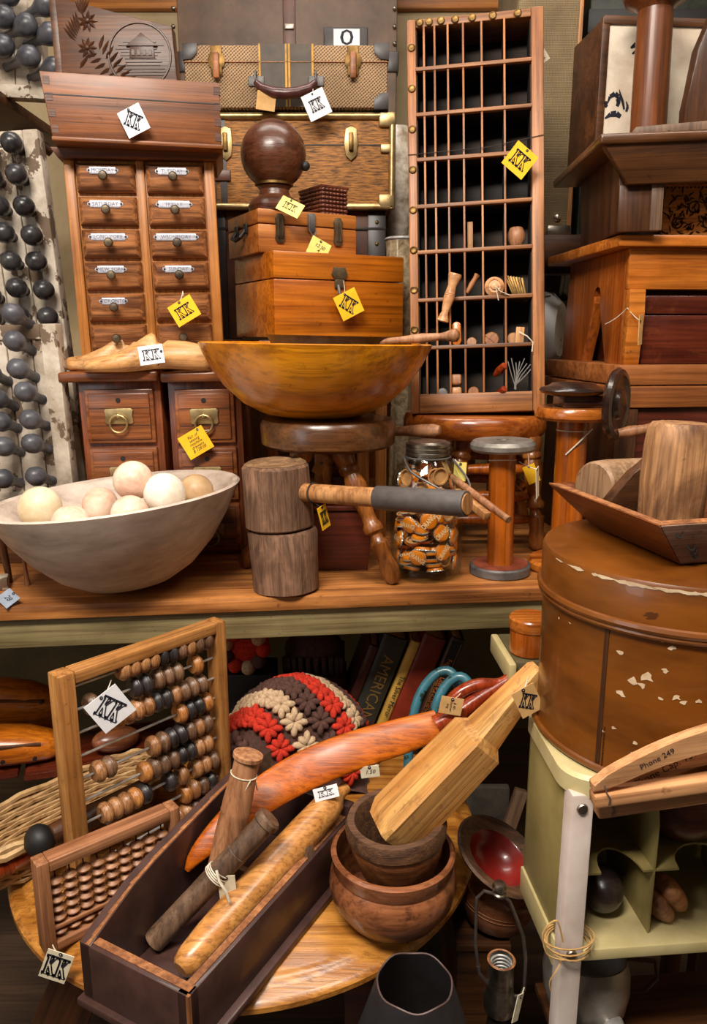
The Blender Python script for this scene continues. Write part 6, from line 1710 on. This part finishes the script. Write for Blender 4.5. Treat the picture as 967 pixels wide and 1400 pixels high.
# ---------------------------------------------------------------- mahogany box and orange forms
bq = Vector((P(33, 1075, 1.36).x, 1.36, ZT0))
zt_ = P(33, 1062, 1.36).z - ZT0
t = thing('mahogany_box', 'dark polished mahogany box on the table behind the large abacus', 'box', (bq.x, 1.36, ZT0), (0, 0, 16))
b = MB(); b.box(-.0, .30, 0, .16, 0, zt_ * .66, .004); b.build('body', W_MAHO, t)
b = MB(); b.box(-.0, .30, 0, .16, zt_ * .67, zt_, .006); b.build('lid', W_MAHO, t)
ZM = ZT0 + zt_
b = MB(); b.box(-.22, -.012, .02, .2, 0, zt_ * .98, .004)
solo(b, 'side_crate', W_MAHO, 'dark red crate at the far left next to the mahogany box', 'crate', (bq.x, 1.36, ZT0), (0, 0, 16))
def form(label, loc, rot, L, Wd, Hh, extra):
    b = MB(); rs = []
    for s_, w, z0, z1 in ((0, .3, .2, .5), (.04, .6, .08, .8), (.15, .9, 0, 1), (.4, 1, 0, 1), (.65, .95, 0, .92), (.85, .75, .03, .75), (.95, .5, .08, .6), (1, .2, .2, .45)):
        rs.append([(L * s_, math.cos(a) * w * Wd / 2, (z0 + z1) / 2 * Hh + math.copysign(abs(math.sin(a)) ** .7, math.sin(a)) * (z1 - z0) / 2 * Hh) for a in [6.2832 * k / 20 for k in range(20)]])
    b.rings(rs)
    t = thing('hat_form', label, 'wooden form', loc, rot)
    b.build('body', W_ORL, t, sharp=70)
    b = MB()
    for x, z in extra:
        b.m = Matrix.Translation((L * x, -Wd * .47, Hh * z)) @ Matrix.Rotation(R(90), 4, 'X'); b.lathe([(0, .006), (.004, .006), (.004, 0)], 12)
    b.build('nail_hole', BLACK, t); b = MB()
    b.tube([(L * .05, -Wd * .36, Hh * .78), (L * .4, -Wd * .47, Hh * .74), (L * .8, -Wd * .36, Hh * .66)], .004, 6); b.build('groove', W_DARK, t); return t
fq = P(-30, 1000, 1.30)
form('glossy orange shoe tree shaped form lying on the mahogany box', (P(-58, 1000, 1.40).x, 1.40, ZM), (0, 0, 12), .20, .10, .075, ((.45, .35), (.75, .35)))
form('second orange wooden form behind the first with a black plug', (P(-64, 950, 1.52).x, 1.53, ZM), (0, 0, 6), .24, .09, .125, ((.8, .7),))
b = MB(); b.ball((0, 0, 0), .034, 24, (1.5, .9, .75)); b.m = Matrix.Translation((-.01, -.03, .0)) @ Matrix.Rotation(R(90), 4, 'X')
q = P(120, 1000, 1.36); solo(b, 'brown_last', W_BIGB, 'dark brown rounded wooden last glimpsed through the large abacus', 'shoe last', (q.x + .02, 1.46, ZM + .026), (0, 8, 40))

# ---------------------------------------------------------------- crochet cushion
def crochet(name, label, c, ax_, rot, seed, mats, rows, cols):
    b = MB()
    a0, b0, h0 = ax_
    def pt(x, y):                       # x,y in -1..1 ; superellipsoid top surface
        rr = min(1.0, (abs(x) ** 2.6 + abs(y) ** 2.6)); z = h0 * (1 - rr) ** .5
        return Vector((a0 * x, b0 * y, z + .008 * math.sin(5 * x + 2) * math.cos(3 * y)))
    # base body
    b.mi = 2; N = 28
    grid = [[b.v(pt(math.sin(math.pi / 2 * (-1 + 2 * i / N)), math.sin(math.pi / 2 * (-1 + 2 * j / N))) * .97) for j in range(N + 1)] for i in range(N + 1)]
    for i in range(N):
        for j in range(N): b.f([grid[i][j], grid[i + 1][j], grid[i + 1][j + 1], grid[i][j + 1]])
    bd_ = [grid[i][0] for i in range(N + 1)] + [grid[N][j] for j in range(1, N + 1)] + [grid[i][N] for i in range(N - 1, -1, -1)] + [grid[0][j] for j in range(N - 1, 0, -1)]
    b.f(bd_[::-1])
    hx, hy = .0255, .0245
    for i in range(-rows, rows + 1):
        for j in range(-cols, cols + 1):
            X_, Y_ = (i + j) * hx, (i - j) * hy
            s1, s2 = X_ / (a0 * 1.02), Y_ / (b0 * 1.05)
            if abs(s1) > 1.5 or abs(s2) > 1.5: continue
            x, y = math.sin(s1), math.sin(s2)
            if abs(x) ** 2.6 + abs(y) ** 2.6 > .997: continue
            p = pt(x, y); e = .02
            nx = (pt(min(.999, x + e), y) - pt(max(-.999, x - e), y)); ny = (pt(x, min(.999, y + e)) - pt(x, max(-.999, y - e)))
            nn = nx.cross(ny)
            if nn.length < 1e-9: continue
            nn.normalize(); ux = (Vector((1, 0, 0)) - nn * nn.x)
            if ux.length < .1: ux = Vector((0, 0, -1)) - nn * -nn.z
            ux.normalize(); uy = nn.cross(ux)
            b.mi = (0, 1, 2)[i % 3]
            for k in range(8):
                a = 6.2832 * k / 8; rad = .0275 if k % 2 == 0 else .0215
                d = ux * math.cos(a) + uy * math.sin(a)
                m_ = Matrix((d, nn.cross(d), nn)).transposed().to_4x4(); m_.translation = p + d * rad * .52 + nn * .002
                b.m = m_; b.ball((0, 0, 0), 1, 8, (rad * .52, .0072, .0085)); b.m = Matrix()
    return solo(b, name, mats, label, 'cushion', c, rot, sharp=80)
cc = Vector((P(400, 1000, 1.36).x, 1.375, ZT0 + .018))
hz = P(400, 950, 1.37).z - ZT0
crochet('crochet_cushion', 'crocheted cushion of red, cream and brown puff flower diamonds', cc, (.150, .090, hz), (0, 7, 14), 1, [YR, YC, YB], 7, 7)
b = MB(); b.ball((0, 0, 0), .055, 24, (1.2, .8, .9))
for k in range(10):
    a = -1.2 + k * .26; b.tube([(.066 * math.sin(a) * 1.0, .045 * math.cos(q) , .052 * math.sin(q) * 1) for q in [math.pi * s_ / 12 + math.pi for s_ in range(13)]], .006, 6)
q = P(432, 930, 1.62); solo(b, 'brown_yarn_ball', YB, 'dark brown bundle of wool behind the crocheted cushion', 'yarn', (q.x, 1.58, ZT0 + .19))
b = MB(); b.box(-.07, .07, -.05, .05, 0, .141, .004)
solo(b, 'small_box', W_DARK, 'dark box in the shadow under the bundle of wool', 'box', (q.x, 1.58, ZT0))
b = MB(); b.ball((0, 0, 0), .05, 20, (1.0, .7, 1.0))
for k in range(9):
    a = k * .7; b.mi = k % 3; b.ball((.04 * math.cos(a), -.03, .04 * math.sin(a)), .016, 10)
q = P(338, 925, 1.52); solo(b, 'wool_bundle', [YR, YC, YB], 'red and brown crocheted bundle behind the right post of the large abacus', 'wool', (q.x, 1.52, ZT0 + .226), )
b = MB(); b.box(-.06, .06, -.045, .05, 0, .172, .004); solo(b, 'black_box', BLACK, 'black box standing behind the crocheted cushion', 'box', (q.x, 1.53, ZT0))

# ---------------------------------------------------------------- books
GOLD = plain('gold_print', (150, 118, 62), (120, 92, 46), .5, .4, bump=0)
ORP = plain('orange_print', (206, 120, 50), (180, 96, 36), .6, bump=0)
lean = 20; ca_, sa_ = math.cos(R(lean)), math.sin(R(lean))
bk = [('maroon', .020, (64, 26, 22), None, None, 'narrow dark maroon book at the left of the leaning row', .255, None),
      ('black', .050, (48, 50, 44), 'AMERICANA', GOLD, 'thick black book lettered AMERICANA down the spine', .27, .034),
      ('cream', .020, (206, 160, 70), 'The Silver Mirror', INK, 'slim ochre spined book between the black and the red ones', .265, .0150),
      ('red', .048, (128, 40, 20), None, None, 'thick plain red book next to the slim ochre one', .27, None),
      ('lettered', .030, (60, 32, 20), 'Famous Literary Travels & Places', ORP, 'dark framed book with orange lettering at the right of the row', .27, .0135)]
x = P(462, 1000, 1.50).x - .02; 
for key, w_, c_, txt, tm_, lab, h_, ts in bk:
    m_ = plain('book_' + key, c_, tuple(v * .75 for v in c_), .45, sc=12, coat=.1)
    t = thing('book', lab, 'book', (x, 1.47, ZT0 + w_ * 0 + .001), (0, lean, 0), 'leaning books under the shelf')
    t.location.z = ZT0 + .001 + (w_ * sa_)
    b = MB(); sp = []
    n = 8; D_ = .16
    poly = [(w_ / 2 - w_ / 2 * math.cos(math.pi * k / n), -.006 * math.sin(math.pi * k / n)) for k in range(n + 1)]
    rs = [[(px_, py_, z) for px_, py_ in poly] + [(w_, D_, z), (w_ - .003, D_, z), (w_ - .003, .003, z), (.003, .003, z), (.003, D_, z), (0, D_, z)] for z in (0, h_)]
    b.rings(rs); b.build('cover', m_, t)
    b = MB(); b.box(.003, w_ - .003, .003, D_ - .006, .004, h_ - .004); b.build('pages', PC, t, 'cream page block')
    if txt: letter(txt, tm_, t, (w_ / 2, -.0072, h_ * .52), ts, (0, 90, 0), sx=.92)
    if key == 'lettered':
        b = MB(); b.box(.004, w_ - .006, -.0068, -.0058, .02, h_ - .008); b.build('spine_panel', BLACK, t)
        b = MB()
        for xx in (.003, w_ - .006): b.box(xx, xx + .0012, -.0072, -.0060, .02, h_ - .008)
        b.build('gilt_line', GOLD, t)
        letter('Favourite Stories Told Round the World', ORP, t, (w_ / 2 - .007, -.0072, h_ * .55), .0085, (0, 90, 0), sx=.9)
    if key == 'cream':
        letter('6', INK, t, (w_ / 2, -.0072, h_ * .14), .02, (0, 90, 0))
    x += w_ / ca_ + .0035

# teal handles
for (pts_, lab) in (([(558, 1075, 1.36), (560, 1010, 1.38), (572, 955, 1.40), (592, 925, 1.41), (612, 917, 1.41), (624, 930, 1.40), (630, 960, 1.40)], 'teal painted bent hoop nearest the lettered book'),
                    ([(582, 1080, 1.33), (586, 1010, 1.35), (598, 960, 1.36), (612, 935, 1.37), (630, 925, 1.37), (644, 940, 1.36), (652, 975, 1.35)], 'second teal painted hoop in front of the first')):
    b = MB(); p_ = [P(*q) for q in pts_]; p_[0].z = ZT0 + .006
    b.tube(crv(p_), .0095, 12); solo(b, 'painted_hoop', M_TEAL, lab, 'hoop')
# ---------------------------------------------------------------- tags
paper_tag(183, 165, 1.592, 33, 35, 25, PW, 'white card on the front of the long dovetailed box', 'KK', [P(183, 143, 1.602)], troll=-48, tsize=.95, hole=(.0, .42), lx=0, name='price_tag')
paper_tag(433, 143, 2.07, 32, 34, 24, PW, 'white card tied to the right of the suitcase handle', 'KK', [P(428, 118, 2.10)], troll=0, tsize=.8)
paper_tag(364, 138, 2.09, 26, 24, -8, PT, 'tan card hanging behind the left of the suitcase handle', '', [P(357, 118, 2.10)])
paper_tag(397, 283, 1.772, 34, 22, -28, PYP, 'pale yellow card at the foot of the wooden ball', 'KK', [Vector((pc.x + .01, 1.855 - .052, ZB2 + .012))], pitch=-25, tsize=.8, hole=(-.1, .4))
paper_tag(436, 340, 1.808, 29, 24, -26, PYP, 'pale yellow card hanging from the latch of the small honey case', '12.50\n4', [Vector((-.0955, 1.834, ZB1 + .045)), Vector((-.0955, 1.846, ZB1 + .05))], tsize=.7, hole=(-.05, .4), yaw=20)
paper_tag(477, 416, 1.798, 34, 34, 26, PY, 'yellow card hanging from the hasp of the larger honey box', 'KK', [P(470, 384, 1.805)], troll=-55, tsize=.95, yaw=20)
paper_tag(252, 425, 1.62, 36, 30, 30, PY, 'yellow card hanging from a knob of the twelve drawer cabinet', 'KK', [P(250, 398, 1.64), P(250, 404, 1.625)], tsize=.9)
paper_tag(207, 485, 1.525, 33, 26, 8, PW, 'white card tied to the front shoe last', 'KK', [P(222, 484, 1.53), P(216, 500, 1.535)], yaw=8, pitch=-15, tsize=1.0, hole=(.42, .1), sm=M_CORD)
paper_tag(268, 605, 1.58, 38, 34, 30, PY, 'yellow card offering the pair of sewing machine drawers for $128.00', 'Pair of\nsewing\nmachine\ndrawers\n$ 128.00', [P(286, 588, 1.588)], tsize=1.05, hole=(.3, .42))
paper_tag(711, 219, 1.70, 36, 36, -38, PY, 'yellow card hanging over the right rail of the divided tray', 'KK', [P(706, 204, 1.735)], troll=0, tsize=.95)
paper_tag(739, 80, 1.86, 22, 15, 35, PC, 'cream card sticking out behind the top right of the divided tray', 'KK', [], tsize=.8)
paper_tag(902, 286, 1.575, 16, 48, 6, PY, 'yellow card seen edge on beside the carved leaf box', '', [P(915, 178, 1.478)], yaw=62, hole=(0, .45), sm=M_CORD)
paper_tag(876, 451, 1.53, 12, 40, 5, PT, 'tan card on the leg of the pine bench', '', [P(858, 421, 1.55), P(828, 443, 1.6)], yaw=48, hole=(-.3, .3))
paper_tag(151, 969, 1.07, 50, 52, 30, PW, 'big white card hanging on the top wire of the large abacus', 'KK', [P(152, 930, 1.105)], troll=-68, tsize=1.0, yaw=30, hole=(.0, .43))
paper_tag(77, 1321, .895, 37, 47, -22, PC, 'cream card hanging below the small abacus', 'KK', [P(72, 1292, .925)], troll=0, tsize=1.25, hole=(0, .46))
paper_tag(311, 1213, .940, 24, 36, 4, PC, 'cream card behind the string on the grey brown rod', '', [P(297, 1194, .93)])
paper_tag(446, 1084, 1.085, 34, 17, 14, PW, 'white card on the rolling pin under the orange paddle', 'KK', [P(462, 1076, 1.10)], tsize=.9, pitch=-20)
paper_tag(506, 1055, 1.12, 26, 17, 8, PC, 'cream card in the shadow beneath the orange paddle', '1.50', [P(520, 1042, 1.135)], tsize=.6)
paper_tag(617, 965, 1.165, 31, 25, -10, PT, 'tan card on the red loop handle', '$ 60.-\nboomer-\nang', [P(630, 948, 1.19)], troll=-88, tsize=.8, hole=(.0, .4))
paper_tag(722, 958, 1.0, 34, 42, 26, PT, 'large tan card wired to the end of the blonde wood block', 'KK', [P(722, 925, 1.02)], troll=-40, tsize=.9, yaw=10, hole=(.0, .44))
paper_tag(708, 1378, .915, 13, 40, -16, PC, 'narrow cream card hanging from the harp lamp', '', [P(717, 1350, .935)], yaw=40)
paper_tag(629, 645, 1.45, 17, 26, -2, PYP, 'pale yellow card behind the glass jar', '', [P(622, 628, 1.46)])
paper_tag(612, 643, 1.44, 9, 42, 36, PT, 'narrow folded tan card leaning on the shoulder of the glass jar', '', [P(600, 622, 1.44)], yaw=50)
paper_tag(727, 648, 1.60, 17, 26, 24, PY, 'small yellow card on the amber stool behind the short spool', '', [P(722, 618, 1.60)])
paper_tag(436, 640, 1.46, 14, 18, -30, PT, 'small orange tan card high on the leg of the round stool', '', [P(446, 622, 1.47)])
q = ZP(12, 812, ZS + .006)
paper_tag(12, 818, 1.27, 26, 22, -40, plain('blue_grey_card', (150, 160, 176), (130, 140, 158), .8), 'blue grey card lying at the left end of the shelf', '28', [], pitch=-52, tsize=.6, pos=ZP(11, 818, ZS + .012))
# ---------------------------------------------------------------- light
def area(name, loc, rot, sx, sy, e, c):
    l = bpy.data.lights.new(name, 'AREA'); l.shape = 'RECTANGLE'; l.size = sx; l.size_y = sy; l.energy = e; l.color = c
    o = bpy.data.objects.new(name, l); COL.objects.link(o); o.location = loc; o.rotation_euler = tuple(R(a) for a in rot)
    return o
area('ceiling_lamp_key', (-.5, -.1, 2.95), (25, -6, 0), 1.0, .35, 78, (1.0, .92, .81))
area('ceiling_lamp_right', (.75, .35, 3.2), (10, 8, 0), 1.2, .3, 26, (1.0, .90, .78))
area('ceiling_lamp_rear', (-.1, 1.75, 3.25), (-6, 0, 0), 1.6, .3, 20, (1.0, .91, .82))
area('window_fill', (-2.1, -.5, 1.9), (80, 0, -72), 1.2, 1.0, 13, (.92, .96, 1.0))  # unseen soft fill light added at the front left, window sized
w = bpy.data.worlds.new('world'); SC.world = w; w.use_nodes = True
w.node_tree.nodes['Background'].inputs[0].default_value = (1.0, .88, .74, 1)
w.node_tree.nodes['Background'].inputs[1].default_value = .045
vs_ = SC.view_settings
vs_.view_transform = 'Standard'; vs_.look = 'None'; vs_.gamma = 1; vs_.exposure = .06; vs_.use_curve_mapping = False
